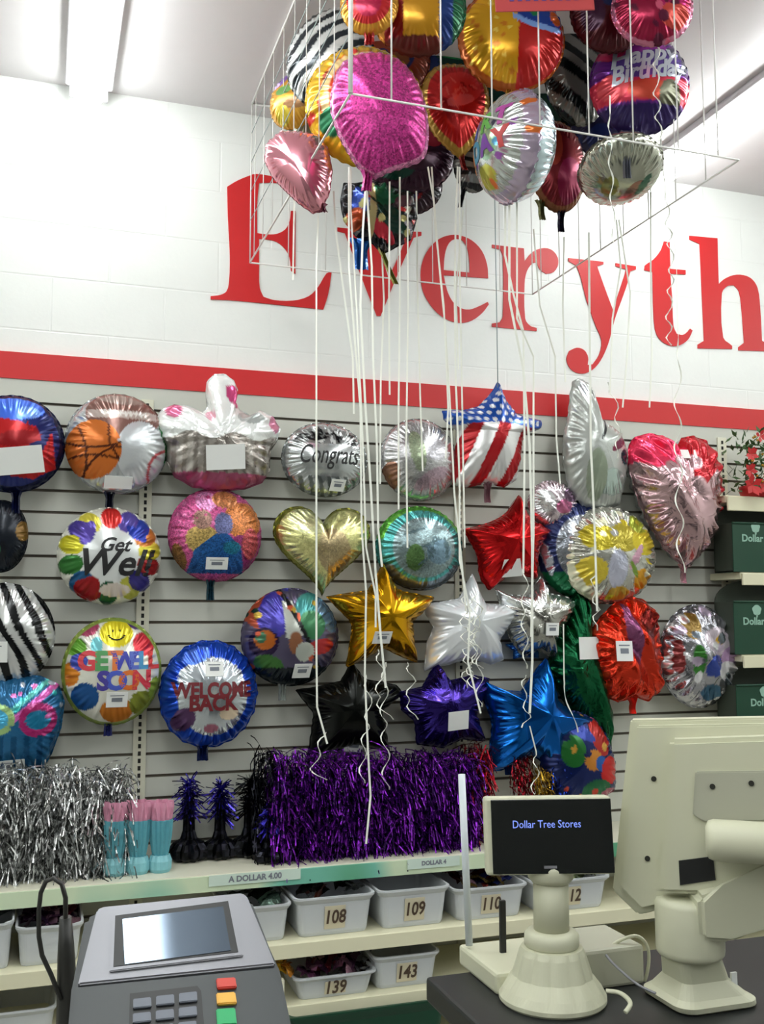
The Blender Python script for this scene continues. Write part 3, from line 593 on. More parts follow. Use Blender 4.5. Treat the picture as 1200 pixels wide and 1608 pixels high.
B = bal('long dark green crinkled balloon beside the orange red one', 910, 1055, 104, 262, -.1, painter((14, 84, 50, .85)), 'crink', out=GB, H=.28, wr=.35, npl=20, dents=.15, back=(10, 60, 36), tags=[(-.35, .16, .34, .42, 0, False)])
OR = P_([(985,938),(1010,942),(1030,960),(1036,1000),(1037,1050),(1034,1085),(1015,1100),(995,1092),(970,1100),(948,1090),(940,1060),(930,1025),(928,995),(945,970),(965,950)], 984, 1020, 110, 162)
B = bal('crumpled orange red balloon with small tag', 984, 1020, 110, 162, -.145, painter((206, 52, 26, .75), [('e', -.1, .3, .14, .6, 10, (130, 70, 110, .7)), ('e', .45, .5, .3, .3, 0, (120, 20, 12, .7))]), 'crink', out=OR, H=.3, wr=.4, npl=16, dents=.22, back=(150, 30, 20), tail=dict(col=(220, 64, 50, .6), at=(.15, -.98), L=.055, w=.036), tags=[(-.6, -.2, -.2, .18, 0)])
B = bal('crumpled silver balloon with white daisies left of green crates', 1096, 1030, 118, 158, -.12, painter((176, 176, 184, .9), [('e', .25, .3, .36, .28, 0, (226, 214, 226, .6)), ('e', .28, .32, .12, .1, 0, (222, 176, 60)), ('e', .65, -.05, .3, .26, 0, (196, 160, 206, .6)), ('e', .1, -.18, .26, .2, 30, (50, 70, 150)), ('e', .55, -.3, .34, .2, 0, (234, 232, 236, .6)), ('e', -.3, -.1, .14, .34, 0, (56, 120, 48)), ('e', -.7, -.0, .14, .34, 0, (130, 50, 50)), ('e', -.35, .6, .22, .26, 0, (150, 120, 60)), ('e', .1, -.7, .3, .16, 0, (60, 96, 120))] + blobs(22, [(206, 190, 214, .6), (120, 130, 140, .9), (236, 236, 240, .7)], .05, .14, 51)), 'crink', wr=.35, dents=.15, npl=18)
CK = P_([(-60,1075),(-20,1068),(20,1062),(60,1064),(90,1078),(100,1105),(96,1145),(82,1185),(70,1206),(20,1212),(-30,1210),(-55,1180),(-66,1120)], 18, 1138, 168, 148)
B = bal('turquoise and pink flower print balloon above silver tinsel at left', 18, 1138, 168, 148, -.135, painter((40, 104, 150, .5), [('f', lambda U, V, r: (V > -.2) & (np.abs(V - .9 * U - .1) < .08), (226, 110, 196, .5)), ('f', lambda U, V, r: (V > .3) & (np.abs(V - .9 * U - .32) < .07), (110, 210, 206, .5)), ('e', .5, .12, .36, .36, 0, (170, 40, 110)), ('e', .5, .12, .24, .2, 0, (30, 120, 160)), ('e', -.25, .15, .32, .32, 0, (160, 196, 130)), ('e', -.25, .15, .2, .2, 0, (80, 180, 220)), ('f', lambda U, V, r: (V < -.2) & (np.sin(26 * U) > .2), (26, 84, 130, .6))] + blobs(14, [(220, 230, 250, .6), (226, 120, 190), (60, 190, 190)], .03, .07, 61, (-.6, .1, 1, .9))), 'crink', out=CK, back=(20, 70, 120), tags=[(-.35, -.98, .28, -.68, 4)])
CH = P_([(868,1120),(905,1118),(935,1132),(955,1160),(966,1200),(965,1240),(935,1262),(895,1258),(862,1240),(850,1200),(852,1155)], 908, 1190, 118, 146)
B = bal('dark blue balloon with green, red and orange figures above the display', 908, 1190, 118, 146, -.165, painter((22, 36, 92, .5), [('e', -.35, .2, .3, .34, 0, (40, 110, 50)), ('e', .4, .45, .26, .4, 20, (170, 40, 34)), ('e', .15, .0, .24, .22, 0, (200, 130, 50)), ('e', .35, -.08, .16, .16, 0, (30, 90, 170)), ('e', .65, -.25, .3, .3, 0, (200, 36, 34)), ('e', .3, -.65, .4, .24, 0, (24, 100, 60)), ('e', .7, -.75, .25, .12, 0, (170, 90, 110)), ('e', -.2, .65, .5, .14, -30, (40, 60, 150))] + blobs(10, [(200, 150, 60), (20, 30, 80), (190, 60, 40)], .05, .11, 71)), 'foil', out=CH, back=NAV)

# ---- balloons floating under the ceiling inside the cord corral
G2 = 'helium balloons floating inside the ceiling net'
CB = {}
def fl(key, *a, **k): CB[key] = bal(*a, **k); return CB[key]
def birthday(U, V, r): return None
fl('f', 'red balloon with yellow rim at top, left of the gold one', 580, 8, 90, 100, -1.2, painter((206, 150, 50, .5), [('r', 0, .78, (190, 40, 44)), ('e', 0, -.1, .45, .5, 0, (176, 30, 70))]), 'foil', yaw=-22, back=(190, 150, 70), tail=dict(col=(190, 60, 60), at=(0, -1), L=.03))
fl('z1', 'zebra print balloon at left of the ceiling bunch', 518, 92, 146, 160, -.85, zebra(-62, 20, 1.2, (38, 44, 50)), 'foils', yaw=-38, roll=0, back=(200, 205, 210))
fl('d', 'small yellow and violet balloon at far left of ceiling bunch', 464, 158, 92, 92, -.62, painter((206, 150, 50, .5), [('e', -.5, .7, .4, .3, 0, (130, 90, 170)), ('e', -.6, .5, .2, .12, 0, (220, 190, 240)), ('e', -.2, .2, .34, .16, 0, (110, 160, 90)), ('e', .3, -.3, .5, .2, 0, (130, 90, 50)), ('e', -.3, -.6, .3, .3, 0, (200, 180, 60))]), 'foil', yaw=-45, back=(200, 160, 90))
fl('b', 'yellow orange and red round balloon behind glittery pink one', 574, 168, 186, 196, -.98, painter((222, 110, 34, .4), [('r', .82, 1.1, (228, 180, 40, .5)), ('e', -.55, .05, .26, .42, -15, (214, 66, 36)), ('f', lambda U, V, r: (np.abs(np.hypot(U, V) - .72) < .06), (240, 210, 150, .4)), ('e', -.55, -.42, .25, .22, -30, (40, 120, 80)), ('e', -.3, -.5, .16, .12, 0, (80, 100, 180)), ('e', .6, .3, .2, .5, 0, (150, 40, 30))] + blobs(16, [(230, 180, 60), (200, 50, 40), (150, 60, 40)], .04, .1, 81)), 'foil', yaw=-12, back=(190, 120, 50))
fl('g', 'large gold panelled balloon with red and blue sides at top', 656, 14, 150, 158, -1.15, painter((206, 148, 34, .5), [('f', lambda U, V, r: U < -.32, (140, 24, 22)), ('f', lambda U, V, r: (U > .42) & (U < .72), (26, 56, 120)), ('f', lambda U, V, r: U >= .72, (20, 96, 60)), ('f', lambda U, V, r: (V < -.72) & (U < .5), (96, 34, 24)), ('f', lambda U, V, r: (U < -.7), (196, 130, 40))]), 'foil', yaw=-18, back=(40, 60, 90))
fl('x1', 'dark green and blue balloon deep in the ceiling bunch', 690, 110, 150, 140, -.55, painter((14, 50, 44, .5), [('e', .2, .2, .4, .2, 0, (26, 110, 60)), ('e', -.4, -.2, .3, .4, 0, (24, 40, 90)), ('e', -.3, -.6, .3, .2, 0, (150, 90, 40)), ('e', .6, -.3, .2, .3, 0, (20, 40, 50))]), 'foil', yaw=-10, back=(14, 40, 40))
fl('x2', 'dark maroon and teal balloon behind the glittery pink one', 640, 240, 150, 130, -.5, painter((50, 18, 40, .5), [('e', -.3, -.5, .4, .3, 0, (16, 62, 50)), ('e', .4, .3, .3, .3, 0, (150, 30, 50)), ('e', .3, -.4, .4, .14, 20, (60, 30, 50))]), 'foil', yaw=-8, back=(30, 24, 34))
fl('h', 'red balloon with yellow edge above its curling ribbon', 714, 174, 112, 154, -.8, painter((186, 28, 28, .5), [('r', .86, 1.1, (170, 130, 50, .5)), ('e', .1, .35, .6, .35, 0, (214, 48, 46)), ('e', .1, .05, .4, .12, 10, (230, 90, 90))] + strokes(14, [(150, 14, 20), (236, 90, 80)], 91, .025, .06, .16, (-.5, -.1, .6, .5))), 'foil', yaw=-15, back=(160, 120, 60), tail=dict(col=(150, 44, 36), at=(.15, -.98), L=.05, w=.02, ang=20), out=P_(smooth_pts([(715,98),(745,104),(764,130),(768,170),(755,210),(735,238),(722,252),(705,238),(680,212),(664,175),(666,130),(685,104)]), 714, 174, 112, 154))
fl('i', 'yellow balloon with red base and blue party picture', 803, 62, 166, 172, -1.02, painter((224, 168, 34, .5), [('r', .93, 1.1, (180, 90, 30, .5)), ('f', lambda U, V, r: (U > .05) & (V < .12 + .1 * U) & (r < .99), (184, 30, 28)), ('p', [(-.15, 1), (-.2, .5), (.15, .1), (.55, -.02), (.85, .05), (1, .4), (.8, 1)], (26, 60, 150)), ('f', lambda U, V, r: (np.abs(V - .02 - .45 * (U - .55) ** 2) < .055) & (U > -.05) & (U < .9), (130, 170, 236, .4)), ('e', .05, .62, .2, .26, 0, (190, 36, 60)), ('e', -.1, .7, .14, .26, 0, (90, 40, 130)), ('e', .35, .5, .14, .3, 0, (30, 130, 70)), ('e', .8, .3, .12, .16, 0, (210, 96, 40))] + blobs(20, [(196, 120, 30), (236, 206, 90)], .03, .06, 95, (-.9, -.8, 0, .8))), 'foil', yaw=-16, back=(190, 90, 40), tail=dict(col=(206, 160, 60), at=(-.06, -.98), L=.045, w=.022))
fl('z2', 'dark zebra print balloon right of the yellow party one', 905, 112, 112, 178, -.85, zebra(58, 17, 1.3, (16, 22, 22), base=(116, 114, 110, .5)), 'foils', yaw=-4, roll=0, back=(24, 30, 30))
fl('n', 'magenta balloon at top right of the ceiling bunch', 1024, 14, 124, 124, -1.28, painter((150, 26, 62, .6), [('e', .45, .2, .4, .5, 0, (196, 40, 110, .6)), ('e', .5, -.4, .4, .3, 0, (196, 70, 60)), ('r', .94, 1.1, (214, 130, 160, .7))] + blobs(12, [(90, 20, 50), (206, 90, 120)], .05, .14, 97)), 'foil', yaw=-24, back=(150, 50, 90))
fl('x3', 'dark red and navy balloon behind the red sign card', 955, 22, 120, 130, -1.1, painter((70, 16, 22, .5), [('e', .1, .2, .5, .3, 0, (24, 36, 80)), ('e', .3, -.3, .4, .3, 0, (130, 26, 30)), ('e', -.5, -.2, .3, .4, 0, (60, 20, 50))]), 'foil', yaw=-15, back=(40, 20, 30))
fl('m', 'violet and pink happy birthday balloon on the right', 1004, 133, 152, 166, -1.05, painter((100, 40, 130, .5), [('e', -.1, .55, .6, .4, 0, (146, 50, 150)), ('e', -.6, .6, .3, .3, 0, (200, 50, 100)), ('f', lambda U, V, r: (V < -.05) & (V > -.5), (206, 50, 76)), ('e', .1, -.3, .45, .18, 0, (196, 70, 50)), ('e', -.6, -.2, .3, .24, 0, (222, 80, 90)), ('e', .55, -.4, .24, .3, 0, (90, 90, 70)), ('f', lambda U, V, r: V < -.55, (44, 28, 84)), ('e', .7, .3, .3, .3, 0, (90, 90, 110, .7)), ('e', .1, .2, .75, .26, 10, (100, 76, 160, .6))]), 'foil', yaw=-22, back=(60, 30, 80))
sil = mat('silver_print', (206, 212, 226), .25, metal=.6)
add_text(CB['m'], 'Happy', 0.0, .36, .24, sil, shear=.3, bold=.008, rot=8); add_text(CB['m'], 'Birthday', 0.08, .04, .24, sil, shear=.3, bold=.008, rot=8, xs=.85)
fl('k', 'maroon balloon low behind the silver birthday one', 876, 262, 92, 148, -.75, painter((110, 22, 30, .6), [('e', .3, -.4, .5, .5, 0, (120, 20, 56)), ('e', -.3, .4, .3, .5, 0, (140, 50, 36)), ('r', .9, 1.1, (120, 70, 40))]), 'foil', yaw=-5, back=(90, 24, 40), tail=dict(col=(34, 30, 54), at=(.1, -.98), L=.075, w=.028))
add_tail(CB['k'], col=(96, 96, 60), L=.06, w=.026, at=(-.65, -.85), ang=8)
fl('j', 'silver birthday balloon turned sideways with rainbow letters', 808, 232, 168, 172, -1.15, painter((200, 206, 204, .75), [('e', -.1, -.6, .3, .2, 0, (190, 190, 80, .6)), ('e', -.4, .7, .24, .16, 0, (214, 200, 236, .6)), ('e', .2, -.1, .26, .3, 0, (160, 200, 170, .6)), ('r', .88, 1.1, (206, 190, 214, .7))] + blobs(18, [(210, 110, 50), (90, 160, 200), (150, 190, 90), (150, 90, 170), (60, 60, 80)], .04, .1, 103)), 'foils', yaw=-88, H=.36, back=(196, 214, 222, .85))
for k_, (ch, cc) in enumerate(zip('BIRTHDAY', ((200, 80, 40), (60, 90, 190), (90, 160, 70), (170, 70, 150), (214, 130, 40), (60, 130, 160), (110, 60, 150), (190, 60, 60)))):
    add_text(CB['j'], ch, -.55 + .36 * (k_ % 4), .28 - .42 * (k_ // 4), .24, mat('bd_print_%d' % k_, cc), bold=.012)
fl('o', 'silver round balloon tilted to show its underside', 974, 266, 130, 150, -1.0, painter((180, 182, 168, .9), [('e', -.3, .0, .2, .3, 0, (150, 150, 90, .7)), ('e', .3, .1, .2, .3, 20, (150, 110, 100, .7)), ('e', .5, .0, .12, .3, 20, (70, 110, 90, .7))]), 'foils', yaw=-18, pit=-108, H=.3, back=(176, 178, 164, .9), both=True, tail=dict(col=(110, 112, 122), at=(-.05, -.8), L=.11, w=.03, hang=True))
fl('p', 'small zebra print balloon under the red heart one', 742, 262, 60, 84, -.6, zebra(80, 14, .5, (36, 36, 40), base=(130, 130, 128, .5)), 'foils', yaw=-10, back=(50, 50, 54), tail=dict(col=(60, 60, 64), at=(-.4, -.9), L=.07, w=.018, ang=-15))
PKg = P_(smooth_pts([(560,84),(600,80),(632,94),(655,125),(668,165),(672,215),(664,248),(640,262),(612,272),(590,284),(566,270),(545,240),(528,205),(520,165),(528,120),(540,98)]), 595, 182, 154, 206)
fl('a', 'big glittery hot pink balloon in front of the ceiling bunch', 595, 182, 154, 206, -1.28, painter((206, 62, 148, .55), [('f', lambda U, V, r: r > .965, (236, 150, 200, .7))]), 'glit', out=PKg, yaw=-14, H=.3, dents=.06, back=(200, 60, 140), tail=dict(col=(190, 60, 140), at=(-.2, -.93), L=.05, w=.03, ang=-8))
PH = P_([(440,203),(470,205),(500,212),(515,235),(522,270),(518,305),(505,335),(492,338),(470,322),(448,300),(428,278),(415,250),(418,222)], 468, 268, 108, 138)
fl('e', 'pearly light pink balloon hanging over the letter E', 468, 268, 108, 138, -.95, painter((224, 150, 164, .85)), 'foils', out=PH, yaw=-24, H=.3, ppow=.6, wr=.06, back=(210, 130, 150), tail=dict(col=(130, 70, 90), at=(.65, -.9), L=.02, w=.03, ang=30))
QB = P_([(540,290),(600,285),(650,300),(655,340),(645,375),(615,392),(602,400),(585,385),(560,375),(540,350),(535,320)], 596, 340, 116, 114)
fl('q', 'crumpled multicoloured balloon sagging over the letter v', 596, 340, 116, 114, -.7, painter((40, 40, 44, .6), [('e', -.55, .3, .24, .4, 0, (50, 80, 180)), ('e', -.7, -.2, .26, .3, 0, (180, 80, 40)), ('e', .1, .5, .4, .3, 0, (20, 90, 60)), ('e', .3, -.2, .5, .3, -40, (22, 60, 50)), ('e', .0, -.5, .5, .14, -40, (190, 40, 60)), ('e', .6, .3, .24, .2, 0, (90, 60, 70)), ('e', -.25, .1, .1, .8, 0, (196, 180, 130)), ('e', .7, .1, .1, .1, 0, (230, 236, 220)), ('e', .75, -.3, .14, .1, 0, (190, 186, 200))] + blobs(20, [(210, 60, 60), (30, 30, 34), (200, 196, 130), (30, 110, 70)], .04, .12, 107)), 'crink', out=QB, yaw=-10, wr=.45, dents=.3, npl=12, back=(40, 50, 50), tail=dict(col=(34, 96, 170), at=(-.5, -.75), L=.095, w=.055))
add_tail(CB['q'], col=(150, 150, 70), L=.16, w=.02, at=(-.1, -.7), ang=25)

DK = [(24, 60, 44), (60, 20, 30), (26, 36, 84), (110, 60, 30), (150, 30, 36), (30, 30, 34)]
for lb, x, y, w, h, Y, c in (('dark teal balloon filling the gap above the silver birthday one', 762, 150, 130, 130, -.5, (20, 56, 50)), ('dark green balloon behind the two zebra and yellow ones', 858, 190, 130, 150, -.45, (16, 48, 36)),
        ('brown and red balloon high between the red and gold ones', 615, 92, 120, 130, -.6, (120, 50, 30)), ('plum and green balloon low behind the pink glitter one', 636, 292, 116, 96, -.42, (44, 18, 34)),
        ('navy balloon behind the violet birthday one', 956, 190, 130, 130, -.6, (34, 30, 60)), ('grey green balloon behind the small yellow one', 492, 178, 96, 110, -.5, (150, 150, 130))):
    bal(lb, x, y, w, h, Y, painter(c, blobs(14, DK, .1, .3, hash_(lb))), 'foil', yaw=-14, back=c)
# curling ribbons, each tied to its balloon
def ribbon(key, pts, Y0, Y1=None, w=.0055, curl=None, m='ribbon'):
    Y1 = Y0 if Y1 is None else Y1; n = len(pts); P = []
    seg = [math.dist(pts[i], pts[i + 1]) for i in range(n - 1)]; tot = sum(seg); acc = 0
    rr = random.Random(int(pts[0][0] * 7 + pts[-1][1]))
    for i in range(n - 1):
        k = max(2, int(seg[i] / 6))
        for j in range(k):
            t = j / k; s = (acc + seg[i] * t) / tot
            P.append((pts[i][0] * (1 - t) + pts[i + 1][0] * t, pts[i][1] * (1 - t) + pts[i + 1][1] * t, Y0 + (Y1 - Y0) * s, s))
        acc += seg[i]
    P.append((*pts[-1], Y1, 1.0))
    W_ = []
    for (x, y, Y, s) in P:
        p = Vector(px(x, y, Y))
        if curl and s > curl[0]:
            a = (s - curl[0]) * curl[2] * 6.283; am = curl[1] * min(1, (s - curl[0]) * 8)
            p += Vector((am * math.cos(a), am * math.sin(a), am * .5 * math.sin(a * .5)))
        W_.append(p)
    V = []; Fc = []; tw = rr.uniform(-.5, .5)
    for i, p in enumerate(W_):
        t = (W_[min(i + 1, len(W_) - 1)] - W_[max(i - 1, 0)]).normalized(); s = P[i][3]
        ang = tw + .5 * math.sin(3 * s + tw * 5) + ((s - curl[0]) * curl[2] * 6.283 if curl and s > curl[0] else 0)
        side = Vector((math.cos(ang), -abs(math.sin(ang)) if not curl else math.sin(ang), 0)); side = (side - t * side.dot(t)).normalized(); nn = t.cross(side) * .0004
        for q in (side * w / 2 + nn, -side * w / 2 + nn, -side * w / 2 - nn, side * w / 2 - nn): V.append(p + q)
    for i in range(len(W_) - 1):
        for k in range(4): a = i * 4 + k; b = i * 4 + (k + 1) % 4; Fc.append((a, b, b + 4, a + 4))
    root = CB[key].root
    o = mesh('ribbon', V, Fc, M[m], root, smooth=False, world=True); return o
for r in [
 ('e', [(500, 338), (497, 420), (497, 1020), (498, 1110), (514, 1168)], -.9),
 ('z1', [(524, 300), (527, 360), (540, 460), (554, 560), (556, 650)], -.9),
 ('b', [(551, 262), (551, 330), (560, 480), (570, 700), (575, 860), (590, 935), (590, 985)], -.9),
 ('b', [(548, 262), (548, 420), (566, 640), (568, 830), (575, 930), (573, 1060), (578, 1180), (582, 1250), (575, 1325)], -.98),
 ('a', [(574, 296), (570, 360), (566, 480), (574, 640), (582, 760), (590, 900), (598, 1000), (606, 1080)], -1.2, None, .006),
 ('a', [(576, 296), (584, 420), (586, 560), (592, 700), (594, 830), (600, 890)], -1.2),
 ('q', [(600, 400), (603, 470), (598, 600), (597, 760)], -.7),
 ('g', [(628, 278), (628, 470), (626, 640), (626, 800)], -.8),
 ('g', [(640, 300), (641, 480), (638, 700), (640, 860)], -.8),
 ('f', [(612, 285), (611, 480), (612, 620)], -.8),
 ('x2', [(672, 262), (682, 320), (690, 420), (700, 520), (706, 620), (714, 780), (724, 870), (732, 960)], -.85),
 ('x2', [(678, 262), (684, 360), (697, 480), (704, 640), (700, 720)], -.85),
 ('h', [(719, 262), (716, 330), (714, 460), (716, 600), (722, 760), (722, 880), (738, 960), (735, 1040), (755, 1120)], -.85, None, .006),
 ('h', [(722, 262), (722, 420), (726, 640), (730, 860)], -.8),
 ('p', [(727, 330), (716, 460), (720, 580)], -.6),
 ('i', [(795, 165), (793, 400), (806, 460), (822, 520), (824, 700), (822, 900)], -1.05, None, .006),
 ('j', [(800, 320), (800, 470), (822, 580), (832, 700), (836, 860), (836, 1040), (832, 1120)], -1.1, None, .007),
 ('j', [(812, 318), (812, 500), (838, 560), (838, 840), (834, 1000)], -1.1),
 ('k', [(838, 360), (848, 480), (872, 560), (874, 690), (880, 760)], -.75),
 ('z2', [(925, 365), (926, 500), (928, 700), (934, 830), (938, 960)], -.9, None, .007),
 ('o', [(968, 345), (975, 420), (962, 500), (958, 620)], -.95),
 ('o', [(972, 345), (990, 460), (985, 560), (978, 640)], -.95),
 ('n', [(1022, 228), (1022, 420), (1024, 560), (1020, 640)], -.95),
 ('x1', [(654, 300), (656, 460), (660, 620), (664, 740)], -.6),
 ('d', [(463, 200), (462, 330), (460, 440)], -.62),
 ('x3', [(886, 372), (884, 480), (888, 600)], -.7),
]: ribbon(*r)
# spiralled ends
for key, pts, Y, c in [
 ('m', [(1037, 215), (1048, 330), (1055, 420), (1050, 500), (1052, 545)], -1.0, (.25, .010, 9)),
 ('m', [(1032, 215), (1062, 400), (1066, 560), (1064, 660), (1066, 760), (1070, 900)], -.95, (.45, .012, 9)),
 ('n', [(1026, -10), (1032, 60), (1030, 130), (1034, 190), (1036, 240)], -1.2, (.05, .010, 6)),
 ('o', [(958, 150), (958, 230), (962, 330), (965, 380)], -1.2, (.1, .006, 4)),
 ('a', [(606, 1040), (604, 1080), (602, 1140), (606, 1180), (606, 1240)], -.3, (.0, .014, 4)),
 ('b', [(575, 1060), (580, 1110), (574, 1150), (570, 1190), (568, 1230)], -.32, (.0, .012, 4)),
 ('e', [(512, 1150), (500, 1180), (492, 1205), (508, 1225)], -.35, (.0, .012, 2)),
 ('h', [(742, 940), (738, 980), (746, 1020), (738, 1060), (742, 1090)], -.34, (.0, .014, 5)),
 ('h', [(730, 930), (728, 985), (735, 1040), (728, 1080)], -.33, (.0, .016, 5)),
 ('h', [(748, 930), (752, 970), (742, 1010), (752, 1050)], -.35, (.0, .018, 4)),
 ('p', [(734, 960), (742, 1000), (732, 1030), (744, 1066)], -.36, (.0, .018, 4)),
 ('x2', [(752, 940), (748, 990), (754, 1050), (752, 1110)], -.33, (.0, .013, 4)),
 ('x1', [(640, 1040), (648, 1070), (638, 1100), (652, 1130)], -.3, (.0, .012, 3)),
 ('j', [(826, 1060), (822, 1090), (830, 1120), (824, 1145)], -.34, (.0, .012, 2.5)),
 ('j', [(832, 1140), (842, 1180), (842, 1220), (836, 1245)], -.32, (.4, .012, 3)),
 ('i', [(822, 880), (826, 920), (820, 960), (826, 1010), (824, 1050)], -.34, (.0, .010, 4)),
 ('z2', [(936, 900), (930, 925), (938, 950), (934, 990)], -.34, (.0, .012, 3)),
 ('o', [(955, 600), (968, 640), (972, 690), (966, 720)], -.4, (.0, .010, 3)),
 ('k', [(885, 980), (886, 1080), (898, 1120), (905, 1150)], -.3, (.5, .008, 2)),
 ('q', [(594, 1020), (600, 1060), (590, 1100), (612, 1130)], -.32, (.0, .014, 3)),
]: ribbon(key, pts, Y, None, .005, c)

# cord corral hanging from the ceiling
t = empty('balloon_corral', 'white cord net corral hanging from the ceiling around balloons', 'balloon net', (1.28, -.75, ZC))
X0, X1, Y0_, Y1_, ZB = .70, 1.875, -.10, -1.40, 2.83
b = MB()
for p, q in (((X0, Y0_), (X1, Y0_)), ((X1, Y0_), (X1, Y1_)), ((X1, Y1_), (X0, Y1_)), ((X0, Y1_), (X0, Y0_))):
    b.tube([(*p, ZB), (*q, ZB)], .0032, 6)
b.build('bottom_cord', M['cord'], t, world=True)
b = MB()
for p, q in (((X0, Y0_), (X1, Y0_)), ((X1, Y0_), (X1, Y1_)), ((X1, Y1_), (X0, Y1_)), ((X0, Y1_), (X0, Y0_))):
    b.tube([(*p, ZC - .006), (*q, ZC - .006)], .004, 6)
b.build('ceiling_rail', M['cord'], t, world=True)
def drop(x, y, r=.0024): MB().tube([(x, y, ZB), (x, y, ZC)], r, 6).build('vertical_cord', M['cord'], t, world=True)
drop(X0, Y1_, .0065)
for xx in (615, 693, 773, 848, 925, 994, 1064, 1126): drop(px(xx, 190, Y1_)[0], Y1_)
for k in range(1, 9): drop(X0, Y1_ + (Y0_ - Y1_) * k / 8.5, .0016)
for k in range(1, 9): drop(X1, Y1_ + (Y0_ - Y1_) * k / 8.5, .0022)
drop(X0, Y0_); drop(X1, Y0_)
for k in range(1, 8): drop(X0 + (X1 - X0) * k / 8, Y0_, .002)
mesh_b = MB()
for k in range(1, 5): mesh_b.tube([(X0, Y0_, ZB + .57 * k / 5 + .05), (X0, Y1_, ZB + .57 * k / 5 + .05)], .0016, 5)
mesh_b.build('side_netting', M['greycord'], t, world=True)
# thin grey line hanging at the back
o = MB().tube([px(777, 310, -.15), px(780, 480, -.15), px(782, 610, -.15)], .0022, 6).build('thin_string', M['greycord'])
tag(o, 'thin grey cord hanging down to the stars and stripes balloon', 'cord')
# red sign card at the very top
c = px(855, -2, -1.45)
t = empty('hanging_sign', 'faded red sign card at the top edge above the balloons', 'sign', mw=Matrix.Translation(Vector(c)) @ Matrix.Rotation(R_(-14), 4, 'Z') @ Matrix.Rotation(R_(-4), 4, 'Y'))
MB().box((0, 0, .02), (.27, .004, .11), bev=.001).build('card', M['sign'], t)
b = MB()
for k in range(9): b.box((-.09 + .022 * k, -.003, .01), (.012, .001, .035))
b.build('violet_marks', M['signink'], t)

# ---------------------------------------------------------------- shelf unit under the slatwall
def thing_box(name, label, cat, lo, hi, m, group=None, bev=.003):
    c = [(a + b) / 2 for a, b in zip(lo, hi)]
    t = empty(name, label, cat, (c[0], c[1], lo[2]), group=group); return t, c, [b - a for a, b in zip(lo, hi)]
XA, XB = XL + .3, 2.835
Y1F = -.35; ZT = px(400, 1368, Y1F)[2]
t, c, d = thing_box('display_shelf', 'cream top shelf with green price strip holding the tinsel', 'shelf', (XA, Y1F, ZT - .02), (XB, -.02, ZT), None)
MB().box((0, 0, .01), (d[0], d[1], .02), bev=.002).build('shelf_board', M['metalw'], t)
MB().box((0, -d[1] / 2 - .003, -.008), (d[0], .005, .05), bev=.001).build('price_strip', M['strip'], t)
def strip_card(x0, x1, txt, size):
    a, b_ = px(x0, 1380, Y1F - .008)[0], px(x1, 1380, Y1F - .008)[0]
    sc_ = MB().box(((a + b_) / 2, Y1F - .0085, ZT - .018), (b_ - a, .002, .034)).build('strip_card', M['emb2'], t, world=True)
    V, Fc = text_geo(txt, size, bold=.001)
    mesh('card_lettering', [((a + b_) / 2 + u, Y1F - .0105, ZT - .018 + v) for u, v in V], Fc, M['tagink'], sc_, world=True)
M['emb2'] = mat('pale_mint_card', (206, 224, 212), .5)
strip_card(328, 472, 'A DOLLAR 4.00', .026); strip_card(640, 722, 'DOLLAR 4', .02)
Y2F = -.42; ZB2 = px(600, 1466, Y2F)[2]
t, c, d = thing_box('bin_shelf', 'cream shelf carrying the upper row of numbered bins', 'shelf', (XA, Y2F, ZB2 - .045), (XB + 1.6, -.02, ZB2), None)
MB().box((0, 0, .035), (d[0], d[1], .02), bev=.002).build('shelf_board', M['shelf'], t)
MB().box((0, -d[1] / 2 - .004, .022), (d[0], .008, .046), bev=.002).build('shelf_lip', M['shelf'], t)
Y3F = -.42; ZB3 = px(640, 1556, Y3F)[2]
t, c, d = thing_box('bin_shelf', 'cream lower shelf carrying bins 139 and 143', 'shelf', (XA, Y3F, ZB3 - .045), (XB, -.02, ZB3), None)
MB().box((0, 0, .035), (d[0], d[1], .02), bev=.002).build('shelf_board', M['shelf'], t)
MB().box((0, -d[1] / 2 - .004, .022), (d[0], .008, .046), bev=.002).build('shelf_lip', M['shelf'], t)

